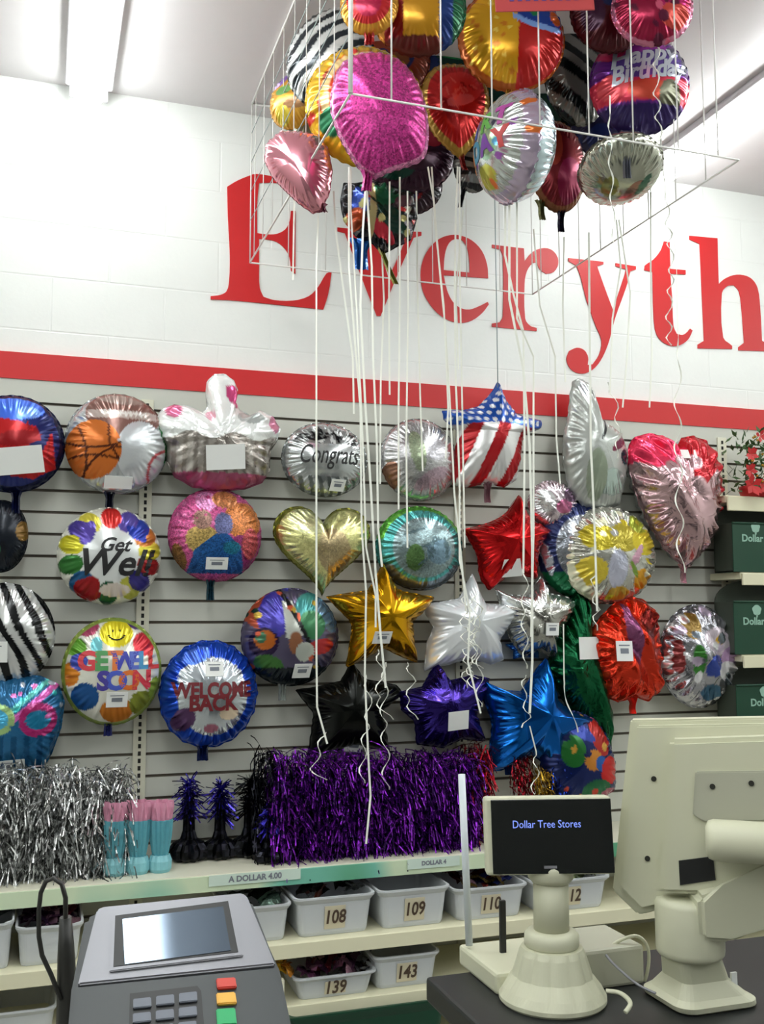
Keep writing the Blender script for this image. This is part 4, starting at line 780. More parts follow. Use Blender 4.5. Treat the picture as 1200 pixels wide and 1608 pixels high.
def rrect(w, d, r, n=6):
    P = []
    for cx, cy, a0 in ((w / 2 - r, d / 2 - r, 0), (-w / 2 + r, d / 2 - r, 90), (-w / 2 + r, -d / 2 + r, 180), (w / 2 - r, -d / 2 + r, 270)):
        for k in range(n + 1): a = R_(a0 + 90 * k / n); P.append((cx + r * math.cos(a), cy + r * math.sin(a)))
    return P
def loft(b, rings, mi=0, cap0=True, cap1=False, smooth=False):
    vs = [[b.bm.verts.new(p) for p in rg] for rg in rings]; n = len(vs[0])
    for a, c_ in zip(vs, vs[1:]):
        for i in range(n): f = b.bm.faces.new((a[i], a[(i + 1) % n], c_[(i + 1) % n], c_[i])); f.material_index = mi; f.smooth = smooth
    if cap0: b.bm.faces.new(vs[0][::-1]).material_index = mi
    if cap1: b.bm.faces.new(vs[-1]).material_index = mi
    return b
def tub(label, xc, w, yc, dep, z, h, num=None, m='bin', wave=.012, group='pale plastic bins on the lower shelves', cat='bin', name='storage_bin', taper=.86, tagpos=0):
    t = empty(name, label, cat, (xc, yc, z), group=group)
    def ring(s, zz, wv=0):
        return [(x, y, zz - wv * (1 - math.cos(2 * math.pi * min(1, abs(x) / (w * .42)))) * .5) for x, y in rrect(w * s, dep * s, .025 * s)]
    b = MB(); loft(b, [ring(taper, .001), ring(taper + .03, .012), ring(.97, h * .86), ring(1.0, h * .9), ring(1.06, h, wave), ring(1.06, h + .006, wave), ring(.99, h + .006, wave), ring(.95, h * .85), ring(taper - .03, .008)], cap1=True)
    b.build('tub', M[m], t)
    if num:
        k = math.atan((1 - taper) * dep / 2 / h) * .9
        yy = -dep / 2 * (taper + (.97 - taper) * .55) - .004; rot = Matrix.Rotation(k, 4, 'X')
        nt_ = MB().box((tagpos, yy, h * .48), (.072, .0015, h * .62), rot).build('number_tape', M['bintag'], t)
        V, Fc = text_geo(num, .062, shear=.1, bold=.0015, xs=.8)
        mesh('number', [Vector((tagpos, yy, h * .48)) + (rot @ Vector((a, -.0022, b_))) for a, b_ in V], Fc, M['ink2'], nt_)
    return t
M['ink2'] = mat('brown_marker', (74, 56, 44), .6)
def heap(label, x0, x1, y0, y1, z, pal, seed, n=14, cat='packaged balloons', s=.035):
    """a loose heap of folded foil packets, too jumbled to count"""
    rr = random.Random(seed); V = []; Fc = []; C = []; o_ = Vector(((x0 + x1) / 2, (y0 + y1) / 2, z))
    for i in range(n):
        c = Vector((rr.uniform(x0, x1), rr.uniform(y0, y1), z + rr.uniform(0, .02))) - o_
        q = Matrix.Rotation(rr.uniform(-.8, .8), 3, 'X') @ Matrix.Rotation(rr.uniform(-.8, .8), 3, 'Y') @ Matrix.Rotation(rr.uniform(0, 6.3), 3, 'Z')
        col = (*lin(pal[rr.randrange(len(pal))]), .7); b0 = len(V); g = 5
        for a in range(g):
            for b_ in range(g): V.append(c + q @ Vector(((a / 2 - 1) * s, (b_ / 2 - 1) * s * .8, rr.uniform(-.006, .006) + .012 * (1 - ((a - 2) ** 2 + (b_ - 2) ** 2) / 8)))); C.append(col)
        for a in range(g - 1):
            for b_ in range(g - 1): k = b0 + a * g + b_; Fc.append((k, k + 1, k + g + 1, k + g))
    o = mesh('packet_heap', V, Fc, M['crink'], smooth=True); o.location = o_
    ca = o.data.color_attributes.new('paint', 'FLOAT_COLOR', 'POINT'); ca.data.foreach_set('color', np.array(C, np.float32).ravel())
    tag(o, label, cat, None, 'stuff')
def row_bin(x0, x1, ytop, zshelf, yf, label, num, pal, hl, h=None, n=12, **k):
    a = px(x0, ytop, yf)[0]; b_ = px(x1, ytop, yf)[0]; top = px((x0 + x1) / 2, ytop, yf)[2]; hh = h or (top - zshelf - .006)
    xc, w = (a + b_) / 2, (b_ - a) / 1.06; dep = .27
    tub(label, xc, w, yf + dep / 2 + .01, dep, zshelf, hh, num, **k)
    if pal: heap(hl, xc - w * .36, xc + w * .36, yf + .06, yf + dep - .06, zshelf + hh * .92, pal, hash_(label), n)
YB = -.405
VIO, SILV = [(96, 56, 92), (150, 110, 130), (60, 40, 70), (120, 40, 60)], [(180, 180, 184), (120, 124, 126), (200, 202, 206), (90, 70, 60)]
row_bin(-70, 22, 1452, ZB2, YB, 'pale bin cut by the left edge on the upper bin shelf', None, [(40, 44, 40), (60, 70, 60)], 'dark packets in the bin at the left edge')
row_bin(24, 132, 1454, ZB2, YB, 'pale bin of violet packets behind the black wire stand', None, VIO, 'violet and plum foil packets heaped behind the black wire stand', n=22)
row_bin(352, 460, 1424, ZB2, YB, 'pale bin poking out right of the card terminal', None, [(36, 44, 42), (70, 90, 80), (20, 24, 24)], 'dark green packets right of the card terminal')
row_bin(463, 592, 1408, ZB2, YB, 'pale bin marked 108', '108', [(120, 60, 40), (60, 66, 60), (170, 172, 170)], 'brown and grey packets in bin 108')
row_bin(596, 710, 1396, ZB2, YB, 'pale bin marked 109 with curved rim', '109', None, '')
row_bin(714, 832, 1393, ZB2, YB, 'pale bin marked 110 behind the white rod', '110', [(170, 130, 150), (110, 90, 40), (40, 50, 110), (150, 60, 50)], 'colourful packets in bin 110 behind the white rod', n=22)
row_bin(838, 962, 1381, ZB2, YB, 'pale bin marked 112 right of the display pole', '112', [(120, 130, 60), (70, 80, 50)], 'olive packets in the bin behind the customer display')
row_bin(-20, 90, 1584, ZB3 - .03, YB, 'pale bin low at left below the violet packets', None, None, '', h=.1)
row_bin(462, 594, 1532, ZB3, YB - .012, 'pale bin marked 139 filled with violet packets', '139', VIO + [(190, 120, 170)], 'violet foil packets in bin 139', n=18)
row_bin(588, 694, 1500, ZB3, YB, 'pale bin marked 143 on the lower shelf', '143', None, '')
heap('silver crinkled packets wedged between bins 139 and 143', px(545, 1510, -.3)[0], px(588, 1510, -.3)[0], -.36, -.24, px(560, 1522, -.3)[2], SILV, 5, 16, s=.03)
heap('gold packets at the end of the lower shelf by the terminal', px(438, 1530, -.41)[0], px(456, 1530, -.41)[0], -.40, -.34, px(447, 1530, -.41)[2], [(206, 160, 40), (170, 110, 30)], 6, 8, s=.025)
o = MB().box((0, 0, .1), (.02, .03, .5)).build('shelf_bracket', M['metalw']); o.location = (px(440, 1560, -.41)[0], -.41, .0); tag(o, 'cream vertical shelf bracket right of the card terminal', 'bracket')
# dark green crate on the bottom deck
t = tub('dark green plastic tub at the bottom below bin 143', px(578, 1600, -.42)[0], .54, -.30, .3, .02, px(580, 1580, -.45)[2] - .03, None, 'green', group=None, cat='tub', wave=0)
mesh_ = MB().box((0, 0, 0), (1, 1, 1)); mesh_.bm.free()
slab('trim_2', (XA, -.40, 0), (XB, -.02, .02), M['shelf'])

# ---------------------------------------------------------------- tinsel
def tinsel_mat(name, col, dark):
    m = mat(name, col, .25, metal=.85); nt = m.node_tree; N = nt.nodes; L = nt.links
    tc = N.new('ShaderNodeTexCoord'); v = N.new('ShaderNodeTexVoronoi'); v.inputs['Scale'].default_value = 70; L.new(tc.outputs['Object'], v.inputs[0])
    r = N.new('ShaderNodeValToRGB'); e = r.color_ramp.elements; e[0].color = (*lin(dark), 1); e[1].color = (*lin(col), 1); e[0].position = .3; e[1].position = .75
    sp = N.new('ShaderNodeSeparateColor'); L.new(v.outputs['Color'], sp.inputs[0]); L.new(sp.outputs[0], r.inputs[0]); L.new(r.outputs[0], N['Principled BSDF'].inputs['Base Color']); return m
M['t_sil'] = tinsel_mat('silver_tinsel', (226, 228, 228), (120, 122, 120)); M['t_pur'] = tinsel_mat('purple_tinsel', (122, 36, 168), (34, 8, 58))
M['t_red'] = tinsel_mat('red_tinsel', (170, 22, 40), (70, 6, 16)); M['t_blk'] = tinsel_mat('black_tinsel', (40, 40, 50), (10, 12, 14)); M['t_vio'] = tinsel_mat('violet_tinsel', (70, 60, 190), (30, 20, 70))
M['t_gold'] = tinsel_mat('gold_tinsel', (210, 170, 60), (110, 80, 20)); M['t_blu'] = tinsel_mat('blue_tinsel', (50, 90, 220), (14, 30, 90))
def tinsel(label, x0, x1, ytop, ybot, Y, m, n, group=None, name='tinsel_garland', dz=.07, wid=.0045, flare=0, L0=.05, L1=.12, cat='tinsel'):
    """hanging garland: a core with short foil strips sprouting at all angles"""
    rr = random.Random(hash_(label) + int(x0)); V = []; Fc = []
    a, b_ = px(x0, ytop, Y), px(x1, ytop, Y); zt, zb = a[2], px((x0 + x1) / 2, ybot, Y)[2]; org = Vector(((a[0] + b_[0]) / 2, Y, zb))
    w = b_[0] - a[0]
    for i in range(n):
        s = rr.random(); x = rr.uniform(-w / 2, w / 2) * .92; z0 = (zt - zb) * s + rr.uniform(-.01, .02); y = rr.uniform(-dz, dz) * .6
        ln = rr.uniform(L0, L1); d = Vector((rr.uniform(-.5, .5), rr.uniform(-.9, .4), rr.uniform(-1.3, .25))).normalized()
        side = d.cross(Vector((rr.uniform(-1, 1), rr.uniform(-1, 1), rr.uniform(-1, 1)))).normalized() * wid / 2; p = Vector((x, y, z0)); b0 = len(V)
        for k in range(4):
            t_ = k / 3; q = p + d * ln * t_ + Vector((0, 0, -.4 * ln * t_ * t_)); q.z = max(q.z, .002)
            q.x = max(-w * .56, min(w * .56, q.x)); V += [q - side, q + side]
            side = Matrix.Rotation(rr.uniform(-.7, .7), 3, d) @ side
        for k in range(3): g = b0 + 2 * k; Fc.append((g, g + 1, g + 3, g + 2))
    o = mesh(name, V, Fc, m); o.location = org; tag(o, label, cat, group)
    return o
for i, (a, b_) in enumerate(((-50, 40), (35, 125), (110, 208))):
    tinsel(['silver tinsel garland nearest the left edge', 'silver tinsel garland in the middle of the silver ones', 'silver tinsel garland beside the pink topped weights'][i], a, b_, 1203 if i < 2 else 1210, 1392 if i < 2 else 1370, -.2, M['t_sil'], 1500, 'silver tinsel garlands at left')
for i, (a, b_) in enumerate(((425, 500), (490, 565), (555, 630), (620, 690), (680, 745))):
    tinsel('shaggy purple tinsel garland in the row under the star balloons', a, b_, 1183, 1368 - i * 6, -.22, M['t_pur'], 1500, 'purple tinsel garlands under the star balloons')
tinsel('dark red tinsel garland at the right end of the purple row', 728, 768, 1172, 1342, -.16, M['t_red'], 600)
tinsel('dark plum tinsel bundle left of the purple row', 398, 445, 1180, 1345, -.16, M['t_blk'], 500)
# foil balloon weights standing on the shelf
def weight(label, x, ytop, ybot, Y, wpx, mtop, mbody, group):
    c = px(x, ybot, Y); z = ZT; s = np.linalg.norm(px(x + wpx, ybot, Y) - c); h = px(x, ytop, Y)[2] - z
    t = empty('balloon_weight', label, 'balloon weight', (c[0], Y, z), group=group)
    b = MB(); n = 36
    for prof in ([(.34, 0), (.5, .04), (.52, .12), (.40, .18), (.22, .22), (.16, .3), (.14, .6), (.1, .66)],):
        rings = [[(s * r * (1 + .14 * math.sin(9 * 2 * math.pi * i / n)) * math.cos(2 * math.pi * i / n), s * r * (1 + .14 * math.sin(9 * 2 * math.pi * i / n)) * math.sin(2 * math.pi * i / n), h * zz) for i in range(n)] for r, zz in prof]
        loft(b, rings, cap1=True)
    b.build('wrapped_base', mbody, t)
    rr = random.Random(int(x)); V = []; Fc = []
    for i in range(260):
        a = rr.uniform(0, 6.28); e = rr.uniform(-.5, 1.3); d = Vector((math.cos(a) * math.cos(e), math.sin(a) * math.cos(e), math.sin(e))); p = Vector((0, 0, h * rr.uniform(.45, .8)))
        ln = rr.uniform(.2, .62) * s; sd = d.cross(Vector((rr.uniform(-1, 1), rr.uniform(-1, 1), .3))).normalized() * .0025; b0 = len(V)
        for k in range(3): q = p + d * ln * k / 2 + Vector((0, 0, -.02 * k * k / 4)); V += [q - sd, q + sd]
        for k in range(2): g = b0 + 2 * k; Fc.append((g, g + 1, g + 3, g + 2))
    mesh('tinsel_spray', V, Fc, mtop, t)
GW_ = 'dark tinsel weights on the top shelf'
weight('blue topped dark tinsel weight nearest the pink topped ones', 296, 1195, 1345, -.13, 54, M['t_vio'], M['t_blk'], GW_)
weight('blue topped dark tinsel weight, second from the left', 345, 1205, 1345, -.13, 50, M['t_vio'], M['t_blk'], GW_)
weight('black tinsel weight just left of the purple garlands', 392, 1195, 1345, -.13, 54, M['t_blk'], M['t_blk'], GW_)
weight('black and blue tinsel weight against the purple garlands', 424, 1250, 1345, -.24, 46, M['t_vio'], M['t_blk'], GW_)
def tissue(label, x):
    Y = -.25; c = px(x, 1372, Y); s = np.linalg.norm(px(x + 36, 1372, Y) - c); z = ZT; h = px(x, 1258, Y)[2] - z
    t = empty('tissue_bundle', label, 'party weight', (c[0], Y, z), group='pink topped turquoise weights'); n = 48
    def rg(r, zz, am, fr=12): return [(s * r * (1 + am * math.sin(fr * 2 * math.pi * i / n)) * math.cos(2 * math.pi * i / n), s * r * (1 + am * math.sin(fr * 2 * math.pi * i / n)) * math.sin(2 * math.pi * i / n), h * zz) for i in range(n)]
    loft(MB(), [rg(.42, 0, 0), rg(.5, .05, .03), rg(.5, .16, .04), rg(.4, .24, .06)], cap1=True).build('round_base', M['cyan2'], t)
    loft(MB(), [rg(.3, .2, .08), rg(.36, .3, .1), rg(.46, .5, .1), rg(.5, .74, .1), rg(.47, .745, .1), rg(.3, .5, .1)], cap1=True).build('wrapper', M['cyan'], t)
    loft(MB(), [rg(.40, .68, .1), rg(.46, .78, .14), rg(.5, .93, .2, 8), rg(.46, 1.0, .25, 8), rg(.36, .9, .2, 8), rg(.2, .75, .1, 8)], cap1=True).build('pink_tissue_top', M['pinkt'], t)
M['cyan'] = mat('turquoise_wrap', (98, 172, 188), .35, noise=.2, nscale=40, metal=.15); M['cyan2'] = mat('pale_turquoise', (132, 194, 204), .35); M['pinkt'] = mat('pink_tissue', (218, 150, 176), .6, noise=.15, nscale=40)
tissue('pink topped turquoise weight beside the silver tinsel', 180); tissue('pink topped turquoise weight, middle of the trio', 216); tissue('pink topped turquoise weight beside the dark tinsel weights', 251)
# small foil star weights behind the customer display
for lb, x, y0, y1, m in (('red tinsel spray behind the customer display', 818, 1180, 1262, 't_red'), ('gold tinsel spray behind the customer display', 850, 1205, 1262, 't_gold'), ('blue tinsel spray behind the customer display', 882, 1178, 1262, 't_blu')):
    tinsel(lb, x - 17, x + 17, y0, y1, -.19, M[m], 220, 'small tinsel sprays behind the customer display', 'tinsel_spray', dz=.03, L0=.02, L1=.05)

# ---------------------------------------------------------------- crates on the bay to the right
GY = -.22
def crate_row(ytop_shelf, label_s, label_c, arch, fr_top, fr_bot, xl, em, txt_y):
    # shelf under the crate
    zt = px(1175, ytop_shelf, GY - .02)[2]; X = px(xl + 6, ytop_shelf, GY - .02)[0] + .05
    t = empty('crate_shelf', label_s, 'shelf', (X + .5, GY / 2, zt - .03), group='cream shelves on the right bay')
    MB().box((0, 0, .015), (1.0, -GY, .03), bev=.003).build('shelf_board', M['shelf'], t)
    MB().box((0, GY / 2 - .01, .0), (1.0, .012, .05), bev=.003).build('shelf_lip', M['shelf'], t)
    # crate: low front, sides curving up to a tall back
    x0 = px(xl, fr_top, GY)[0] + .01; w = .42; zf = px(xl + 30, fr_top, GY)[2]; zb_ = zt; zback = px(xl + 50, arch, GY + .1)[2]; dep = .12
    t = empty('green_crate', label_c, 'crate', (x0 + w / 2, GY + dep / 2, zb_), group='green crates on the right bay')
    hf, hb = zf - zb_, zback - zb_
    fp = MB().box((0, -dep / 2, hf / 2), (w, .006, hf), bev=.002).build('front_panel', M['green'], t)
    side = [(-dep / 2, 0), (-dep / 2, hf)] + [(-dep / 2 + dep * .8 * k / 8, hf + (hb - hf) * math.sin(k / 8 * math.pi / 2)) for k in range(1, 9)] + [(dep / 2, hb), (dep / 2, 0)]
    for s_ in (-1, 1): MB().prism([(-dep / 2, 0), (-dep / 2, hf), (dep / 2, hf), (dep / 2, 0)], s_ * w / 2, s_ * (w / 2 - .005), lambda u, v, d_: (d_, u, v)).build('side_panel', M['greenin'], t)
    MB().prism([(-w / 2, 0), (-w / 2, hf)] + [(-w / 2 + .17 * (1 - math.cos(k / 8 * math.pi / 2)), hf + (hb - hf) * math.sin(k / 8 * math.pi / 2)) for k in range(1, 9)] + [(w / 2, hb), (w / 2, 0)], dep / 2 - .003, dep / 2 + .003, lambda u, v, d_: (u, d_, v)).build('back_panel', M['greenin'], t); MB().box((0, 0, .003), (w, dep, .005)).build('crate_floor', M['green'], t)
    MB().tube([(-w / 2, -dep / 2 - .004, hf), (w / 2, -dep / 2 - .004, hf)], .005).build('rim', M['green'], t)
    e = px(em[0], em[1], GY - .01) - np.array([x0 + w / 2, GY + dep / 2, zb_]); b = MB()
    b.prism([(.022 * math.cos(a) * (1 + .1 * math.sin(5 * a)), .022 * math.sin(a)) for a in [2 * math.pi * k / 24 for k in range(24)]], 0, .001, lambda u, v, d_: (e[0] + u, -dep / 2 - .004 - d_, e[2] + v))
    b.box((e[0], -dep / 2 - .0045, e[2] - .024), (.008, .001, .012)); b.build('tree_emblem', M['emblem'], fp)
    V, Fc = text_geo('Dollar Tree', .042, bold=.0012); a0 = min(v[0] for v in V); tx = px(em[0] - 21, txt_y, GY - .01) - np.array([x0 + w / 2, GY + dep / 2, zb_])
    mesh('crate_lettering', [(tx[0] + u - a0, -dep / 2 - .0045, tx[2] + v) for u, v in V], Fc, M['emblem'], fp)
crate_row(898, 'cream shelf under the topmost green crate', 'dark green crate with pale emblem, topmost of the three', 786, 822, 895, 1146, (1188, 828), 845)
crate_row(1028, 'cream shelf under the middle green crate', 'dark green crate with pale emblem, middle of the three', 912, 945, 1025, 1148, (1190, 958), 976)
crate_row(1146, 'cream shelf under the lowest green crate, behind the monitor', 'dark green crate lowest of the three, above the monitor', 1044, 1076, 1140, 1152, (1202, 1086), 1104)
zt = px(1170, 779, GY)[2]; t = empty('crate_shelf', 'cream shelf at upper right holding red flowers', 'shelf', (px(1140, 790, GY)[0] + .5, GY / 2, zt - .03), group='cream shelves on the right bay')
MB().box((0, 0, .015), (1.0, -GY, .03), bev=.003).build('shelf_board', M['shelf'], t); MB().box((0, GY / 2 - .01, -.005), (1.0, .012, .06), bev=.003).build('shelf_lip', M['shelf'], t)
rr = random.Random(3); c = px(1195, 776, -.2)
t = empty('artificial_flowers', 'red flowers and greenery with gold beads on the upper right shelf', 'artificial flowers', (c[0], -.17, zt))
V = []; Fc = []
for i in range(420):
    p = Vector((rr.uniform(-.12, .3), rr.uniform(-.09, .05), rr.uniform(.02, .27))); d = Vector((rr.uniform(-1, 1), rr.uniform(-1, .3), rr.uniform(-.5, 1))).normalized(); s = d.cross(Vector((rr.uniform(-1, 1), .3, rr.uniform(-1, 1)))).normalized() * .008
    b0 = len(V); V += [p, p + d * .02 + s, p + d * .045, p + d * .02 - s]; Fc.append((b0, b0 + 1, b0 + 2, b0 + 3))
mesh('foliage', V, Fc, M['leaf'], t)
for (fx, fz, fr) in ((-.10, .04, .05), (-.03, .035, .045), (.05, .06, .055), (.13, .05, .05), (-.11, .1, .035), (-.10, .17, .035), (-.05, .25, .03), (.02, .26, .03), (.2, .1, .05)):
    b = MB(); ctr = Vector((fx, -.1, fz))
    for k in range(7):
        a = 2 * math.pi * k / 7 + rr.random(); d = Vector((math.cos(a), -.35, math.sin(a))); sd = Vector((-math.sin(a), 0, math.cos(a))) * fr * .3
        vs = [b.bm.verts.new(ctr + q) for q in (Vector((0, 0, 0)), d * fr * .55 + sd, d * fr, d * fr * .55 - sd)]; b.bm.faces.new(vs)
    b.build('flower', M['petal'], t)
b = MB()
for i in range(26):
    bmesh.ops.create_icosphere(b.bm, subdivisions=1, radius=.006, matrix=Matrix.Translation(Vector((rr.uniform(-.12, .1), -.12, rr.uniform(.05, .28)))))
b.build('gold_beads', M['gold'], t)
MB().lathe([(.06, 0), (.07, .03), (.07, .05)], 24).build('flower_pot', M['petal'], t)

# ---------------------------------------------------------------- checkout counter
ZK = .92; cl = pxz(668, 1533, ZK)
t = empty('checkout_counter', 'black checkout counter under the beige register equipment', 'counter', (cl[0] + 1.0, cl[1] - .35, 0))
MB().box((0, 0, ZK - .02), (2.0, .7, .04), bev=.006).build('countertop', M['counter'], t)
MB().box((0, 0, (ZK - .04) / 2), (1.9, .62, ZK - .04), bev=.004).build('cabinet', M['darkg'], t)

def prism_at(b, poly, dep, axis, t0, t1, plane_n=None, mi=0):
    """outline seen at (px) laid on a plane through depth dep facing plane_n, extruded along the real axis"""
    axis = Vector(axis).normalized(); nn = Vector(plane_n) if plane_n is not None else axis
    o = Vector(pxd(*poly[0], dep)) if not isinstance(dep, Vector) else dep
    def pt(u, v, d):
        r = Vector(ray(u, v)); k = (o - Vector(CAM)).dot(nn) / r.dot(nn); return Vector(CAM) + r * k + axis * d
    return b.prism(poly, t0, t1, pt, mi)
# customer display on its pole
dp = 1.57; base = Vector(pxz(862, 1597, ZK)); base.z = ZK
d0 = (base - Vector(CAM)).dot(Vector(FW)); bc = Vector(pxz(868, 1570, ZK))
t = empty('customer_display', 'beige pole display with dark screen showing blue words', 'customer display', (bc.x, bc.y, ZK))
dep = (bc - Vector(CAM)).dot(Vector(FW)); k = dep / F_PX
def zz(y): return float(pxd(868, y, dep)[2]) - ZK
prof = [(72 * k, 0), (77 * k, .006), (77 * k, .016), (62 * k, zz(1545)), (50 * k, zz(1505)), (46 * k, zz(1490)), (43 * k, zz(1484))]
def fluted(rs, n=96):
    out = []
    for r, z, am in rs: out.append([(r * (1 + am * (abs(math.sin(12 * math.pi * i / n)) - .5)) * math.cos(2 * math.pi * i / n), r * (1 + am * (abs(math.sin(12 * math.pi * i / n)) - .5)) * math.sin(2 * math.pi * i / n), z) for i in range(n)])
    return out
b = loft(MB(), fluted([(80 * k, 0, 0), (84 * k, .004, 0), (84 * k, .010, .01), (76 * k, .022, .05), (62 * k, zz(1530), .05), (52 * k, zz(1497), .04), (48 * k, zz(1488), 0), (30 * k, zz(1486), 0)]), cap1=True); b.build('pole_base', M['beige'], t)
MB().lathe([(40 * k, zz(1488)), (43 * k, zz(1484)), (43 * k, zz(1470)), (38 * k, zz(1464)), (29 * k, zz(1462))]).build('base_ring', M['beige'], t)
MB().lathe([(28 * k, zz(1466)), (28 * k, zz(1386))]).build('pole', M['beige'], t)
MB().lathe([(30 * k, zz(1389)), (36 * k, zz(1382)), (36 * k, zz(1366)), (34 * k, zz(1360))]).build('collar', M['beige'], t)
# display head: faces the shopper, turned slightly so its left edge shows
hd = Vector(pxd(862, 1312, dep)) ; yaw = R_(-20)
hm = Matrix.Translation(hd) @ Matrix.Rotation(yaw, 4, 'Z') @ Matrix.Rotation(R_(-6), 4, 'X') @ Matrix.Rotation(R_(-1), 4, 'Y')
hl = MW[t.name].inverted() @ hm
wd, ht = 200 * k, 118 * k
b = MB(); b.box((0, .017, 0), (wd, .034, ht), bev=.005)
for v in b.bm.verts: v.co = hl @ v.co
b.build('display_housing', M['beige'], t)
b = MB(); b.box((.005, -.001, -.001), (wd - .011, .004, ht - .006), bev=.001)
for v in b.bm.verts: v.co = hl @ v.co
scr = b.build('screen', M['glass'], t)
V, Fc = text_geo('Dollar Tree Stores', .0165, xs=.85); mesh('screen_lettering', [hl @ Vector((u - .003, -.0036, v + .017)) for u, v in V], Fc, M['blue_txt'], scr)
b = MB(); b.box((0, -.0034, -ht / 2 + .012), (.02, .001, .004))
for v in b.bm.verts: v.co = hl @ v.co
b.build('badge', M['silver'], t)
# monitor
mb_ = Vector(pxz(1112, 1556, ZK)); dm = (mb_ - Vector(CAM)).dot(Vector(FW)); km = dm / F_PX
t = empty('register_monitor', 'large beige register monitor seen from behind on its arm', 'monitor', (mb_.x, mb_.y, ZK))
ax = Vector((math.sin(R_(36)), math.cos(R_(36)), 0)); dq = dm - .02
MO = Vector(pxd(1050, 1158, dq)); 
def mp(name, poly, t0, t1, m, bev=0):
    b = prism_at(MB(), poly, MO + ax * t0, ax, 0, t1 - t0)
    if bev: bmesh.ops.bevel(b.bm, geom=b.bm.edges[:], offset=bev, segments=2, affect='EDGES')
    return b.build(name, m, t, world=True)
mp('front_bezel', [(990, 1131), (1345, 1124), (1345, 1430), (1040, 1424), (1012, 1436), (1001, 1436), (962, 1398)], .012, .045, M['beige'], .003)
mp('back_shell', [(1000, 1140), (1340, 1134), (1340, 1420), (1038, 1415), (1008, 1428), (975, 1396)], .0, .02, M['beige'], .003)
mp('rear_hump', [(1052, 1162), (1340, 1152), (1340, 1412), (1036, 1404)], -.03, .01, M['beige'], .007)
mp('mount_plate', [(1092, 1212), (1340, 1208), (1340, 1288), (1106, 1291), (1088, 1280)], -.036, -.02, M['beiged'], .002)
def mpt(u, v, d):
    r = Vector(ray(u, v)); kk = (MO + ax * d - Vector(CAM)).dot(ax) / r.dot(ax); return Vector(CAM) + r * kk
for (u, v, dd) in ((1027, 1223, .0), (1017, 1348, .0), (1119, 1235, -.036), (1180, 1230, -.036)):
    rt = ax.to_track_quat('Z', 'Y').to_matrix().to_4x4(); MB().lathe([(.0042, -.002), (.0042, .008)], 14, c=mpt(u, v, dd), mx=rt).build('screw', M['hole'], t, world=True)
q = mpt(1108, 1318, -.066); rt = (-ax.cross(Vector((0, 0, 1)))).normalized(); rt = rt if rt.dot(Vector(RT)) > 0 else -rt
MB().lathe([(.018, 0), (.027, .004), (.030, .012), (.030, .22)], 36, c=q, mx=rt.to_track_quat('Z', 'Y').to_matrix().to_4x4()).build('hinge_barrel', M['beige'], t, world=True)
mp('port_recess', [(1066, 1352), (1120, 1345), (1124, 1382), (1068, 1390)], -.033, -.02, M['black'])
def zm(y): return float(pxd(1112, y, dm)[2]) - ZK
cx = Vector(pxd(1083, 1450, dm - .05)) - mb_; cx.z = 0
b = MB(); b.lathe([(47 * km, zm(1480)), (50 * km, zm(1476)), (51 * km, zm(1470)), (51 * km, zm(1405)), (48 * km, zm(1397)), (30 * km, zm(1394))], 48, c=cx)
b.build('swivel_base', M['beige'], t)
b = prism_at(MB(), [(1088, 1400), (1128, 1386), (1210, 1338), (1330, 1290), (1345, 1400), (1210, 1432), (1140, 1470), (1092, 1466)], dm - .08, Vector(FW), -.03, .045, FW); bmesh.ops.bevel(b.bm, geom=b.bm.edges[:], offset=.008, segments=3, affect='EDGES'); b.build('support_arm', M['beige'], t, world=True)
sq = [( .072, 0), (.078, .004), (.078, .012), (.066, .02), (.046, zm(1515)), (.042, zm(1482)), (.042, zm(1478))]
b = MB(); loft(b, [[(x * 1 + cx.x * (.5 + .5 * z / zm(1478)), y + cx.y * (.5 + .5 * z / zm(1478)), z) for x, y in rrect(s * 2 * .92, s * 1.6, s * .35)] for s, z in sq], cap1=True, smooth=False); b.build('foot', M['beige'], t)
MB().box((.0, -.066, .035), (.01, .004, .03)).build('side_button', M['tag'], t)
# beige boxes and leads on the counter
def cbox(label, name, cat, x0, x1, y0, y1, h, m, taper=None):
    o = MB().box((0, 0, h / 2), (x1 - x0, y1 - y0, h), bev=.006, taper=taper).build(name, m); o.location = ((x0 + x1) / 2, (y0 + y1) / 2, ZK); tag(o, label, cat); return o
p0 = pxz(718, 1512, ZK); p1 = pxz(798, 1562, ZK)
cbox('flat beige keyboard tray left of the pole display', 'keyboard_tray', 'register box', p1[0] - .02, p1[0] + .19, p1[1], p1[1] + .155, .034, M['beige'])
p2 = pxz(965, 1560, ZK)
cbox('grey beige box between the pole display and the monitor', 'junction_box', 'register box', p2[0] - .045, p2[0] + .07, p2[1] + .02, p2[1] + .14, .062, M['beiged'])
def lead(label, pts, dp_, r=.0028, m='beige'):
    P = [Vector(pxd(a, b_, d_)) for (a, b_), d_ in zip(pts, dp_)]
    Q = []
    for i in range(len(P) - 1):
        p_, a, b_, n_ = P[max(i - 1, 0)], P[i], P[i + 1], P[min(i + 2, len(P) - 1)]
        for j in range(6):
            s = j / 6; Q.append(.5 * ((2 * a) + (b_ - p_) * s + (2 * p_ - 5 * a + 4 * b_ - n_) * s * s + (3 * a - p_ - 3 * b_ + n_) * s ** 3))
    Q.append(P[-1]); o = Q[0].copy(); ob = MB().tube([q - o for q in Q], r).build('cable', M[m]); ob.location = o; tag(ob, label, 'cable'); return ob
lead('beige lead looping over the grey box by the monitor', [(948, 1500), (968, 1480), (1000, 1470), (1018, 1490), (1016, 1530), (1000, 1560), (975, 1575)], [1.66] * 7)
lead('beige lead lying on the counter beside the pole display base', [(952, 1556), (975, 1560), (990, 1575), (982, 1590)], [1.5, 1.49, 1.47, 1.46], .0035)
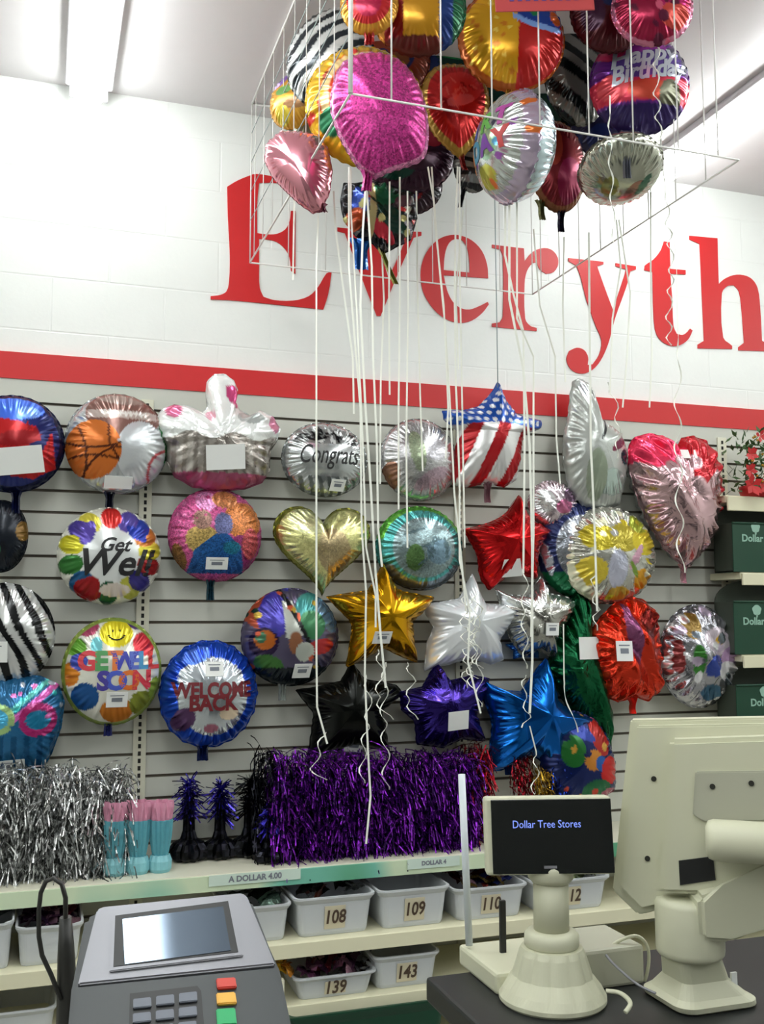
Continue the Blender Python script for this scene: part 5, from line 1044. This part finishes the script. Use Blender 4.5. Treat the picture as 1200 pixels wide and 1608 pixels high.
lead('thin grey lead crossing in front of the grey box', [(952, 1500), (965, 1515), (1000, 1545), (1030, 1560)], [1.6, 1.58, 1.55, 1.53], .002, 'silver')
q0, q1 = pxd(737, 1484, 1.72), pxd(725, 1216, 1.75)
o = MB().tube([Vector(q0) - Vector(q0), Vector(q1) - Vector(q0)], .0062, 12).build('plastic_rod', M['rod']); o.location = q0; tag(o, 'thin white upright rod in front of the purple tinsel', 'rod')
q = Vector(pxd(790, 1500, 1.70)); o = MB().box((0, 0, .045), (.011, .008, .09), bev=.002).build('black_post', M['black']); o.location = q; tag(o, 'short black post standing behind the beige tray', 'post')

# ---------------------------------------------------------------- card terminal on its stand
TL, TR, BL, BR = Vector(pxd(150, 1425, .93)), Vector(pxd(388, 1402, .967)), Vector(pxd(122, 1545, .865)), Vector(pxd(432, 1515, .902))
TN = ((TR - TL).cross(TL - BL)).normalized();
if TN.dot(Vector(FW)) > 0: TN = -TN
tc0 = (TL + TR + BL + BR) / 4
t = empty('card_terminal', 'grey and black card terminal with colour keys at lower left', 'card terminal', (tc0.x, tc0.y, 0))
def onp(u, v, d=0.0):
    r = Vector(ray(u, v)); kk = (tc0 - Vector(CAM)).dot(TN) / r.dot(TN); return Vector(CAM) + r * kk + TN * d
def tp(name, poly, d0, d1, m, bev=0, par=None):
    b = MB().prism(poly, d0, d1, onp)
    if bev: bmesh.ops.bevel(b.bm, geom=b.bm.edges[:], offset=bev, segments=2, affect='EDGES')
    return b.build(name, m, par or t, world=True)
tp('housing', [(134, 1432), (160, 1421), (380, 1399), (396, 1404), (440, 1518), (466, 1640), (490, 1760), (96, 1790), (104, 1640), (112, 1548)], -.055, -.006, M['darkg'], .004)
tp('faceplate', [(152, 1428), (160, 1423), (380, 1401), (388, 1406), (433, 1514), (122, 1546)], -.008, .0, M['silver'], .0015)
tp('screen_bezel', [(176, 1436), (362, 1413), (382, 1503), (172, 1528)], 0, .0025, M['silver'], .0008)
tp('screen_frame', [(181, 1441), (358, 1418), (374, 1498), (178, 1521)], .0026, .003, M['black'])
tp('screen', [(192, 1447), (350, 1427), (362, 1496), (196, 1518)], .0031, .0036, M['lcd'])
tp('keypad_deck', [(120, 1548), (434, 1517), (462, 1640), (484, 1758), (102, 1786), (108, 1640)], -.006, -.001, M['darkg'], .0015)
kpr = tp('keypad_recess', [(204, 1560), (310, 1548), (316, 1556), (328, 1700), (200, 1716)], -.001, .0, M['black'])
for r in range(4):
    for c_ in range(3):
        x0, y0 = 209 + c_ * 36 - r * .5, 1571 - c_ * 4.5 + r * 23; q = [(x0, y0), (x0 + 28, y0 - 3), (x0 + 29, y0 + 12), (x0, y0 + 15)]
        tp('key', q, 0, .0028, M['keypad'], .0006, kpr)
for nm, y0, h_, mm in (('cancel_key', 1537, 16, 'kr'), ('clear_key', 1560, 18, 'ky'), ('enter_key', 1585, 26, 'kg')):
    tp(nm, [(339, y0 + 2), (369, y0), (372, y0 + h_), (341, y0 + h_ + 2)], -.001, .0032, M[mm], .0009)
MB().box((0, .04, .45), (.05, .05, .9), bev=.005).build('stand_post', M['black'], t); MB().box((0, .04, .01), (.25, .25, .02), bev=.004).build('stand_foot', M['black'], t)
MB().box((0, .03, 1.03), (.08, .05, .2), bev=.005).build('stand_neck', M['black'], t)
# black wire stand with loop
q = Vector(pxd(106, 1608, 1.02)); t = empty('wire_stand', 'black post with a bent wire loop left of the terminal', 'stand', (q.x, q.y, 0))
MB().tube([(q.x, q.y, .01), (q.x, q.y, q.z), Vector(pxd(104, 1500, 1.02)), Vector(pxd(103, 1440, 1.02))], [.012, .011, .0085, .006]).build('post', M['wire'], t, world=True)
W_ = [(103, 1442), (103, 1410), (97, 1388), (84, 1379), (72, 1384), (64, 1402), (61, 1430), (61, 1470), (66, 1500), (80, 1530), (96, 1570)]
MB().tube([Vector(pxd(a, b_, 1.01)) for a, b_ in W_], .0024).build('wire_loop', M['wire'], t, world=True)
MB().box((q.x, q.y, .01), (.2, .2, .02)).build('stand_foot', M['black'], t, world=True)
MB().box((q.x - .012, q.y + .005, .5 * q.z), (.028, .02, q.z * .9), bev=.004).build('back_bracket', M['darkg'], t, world=True)
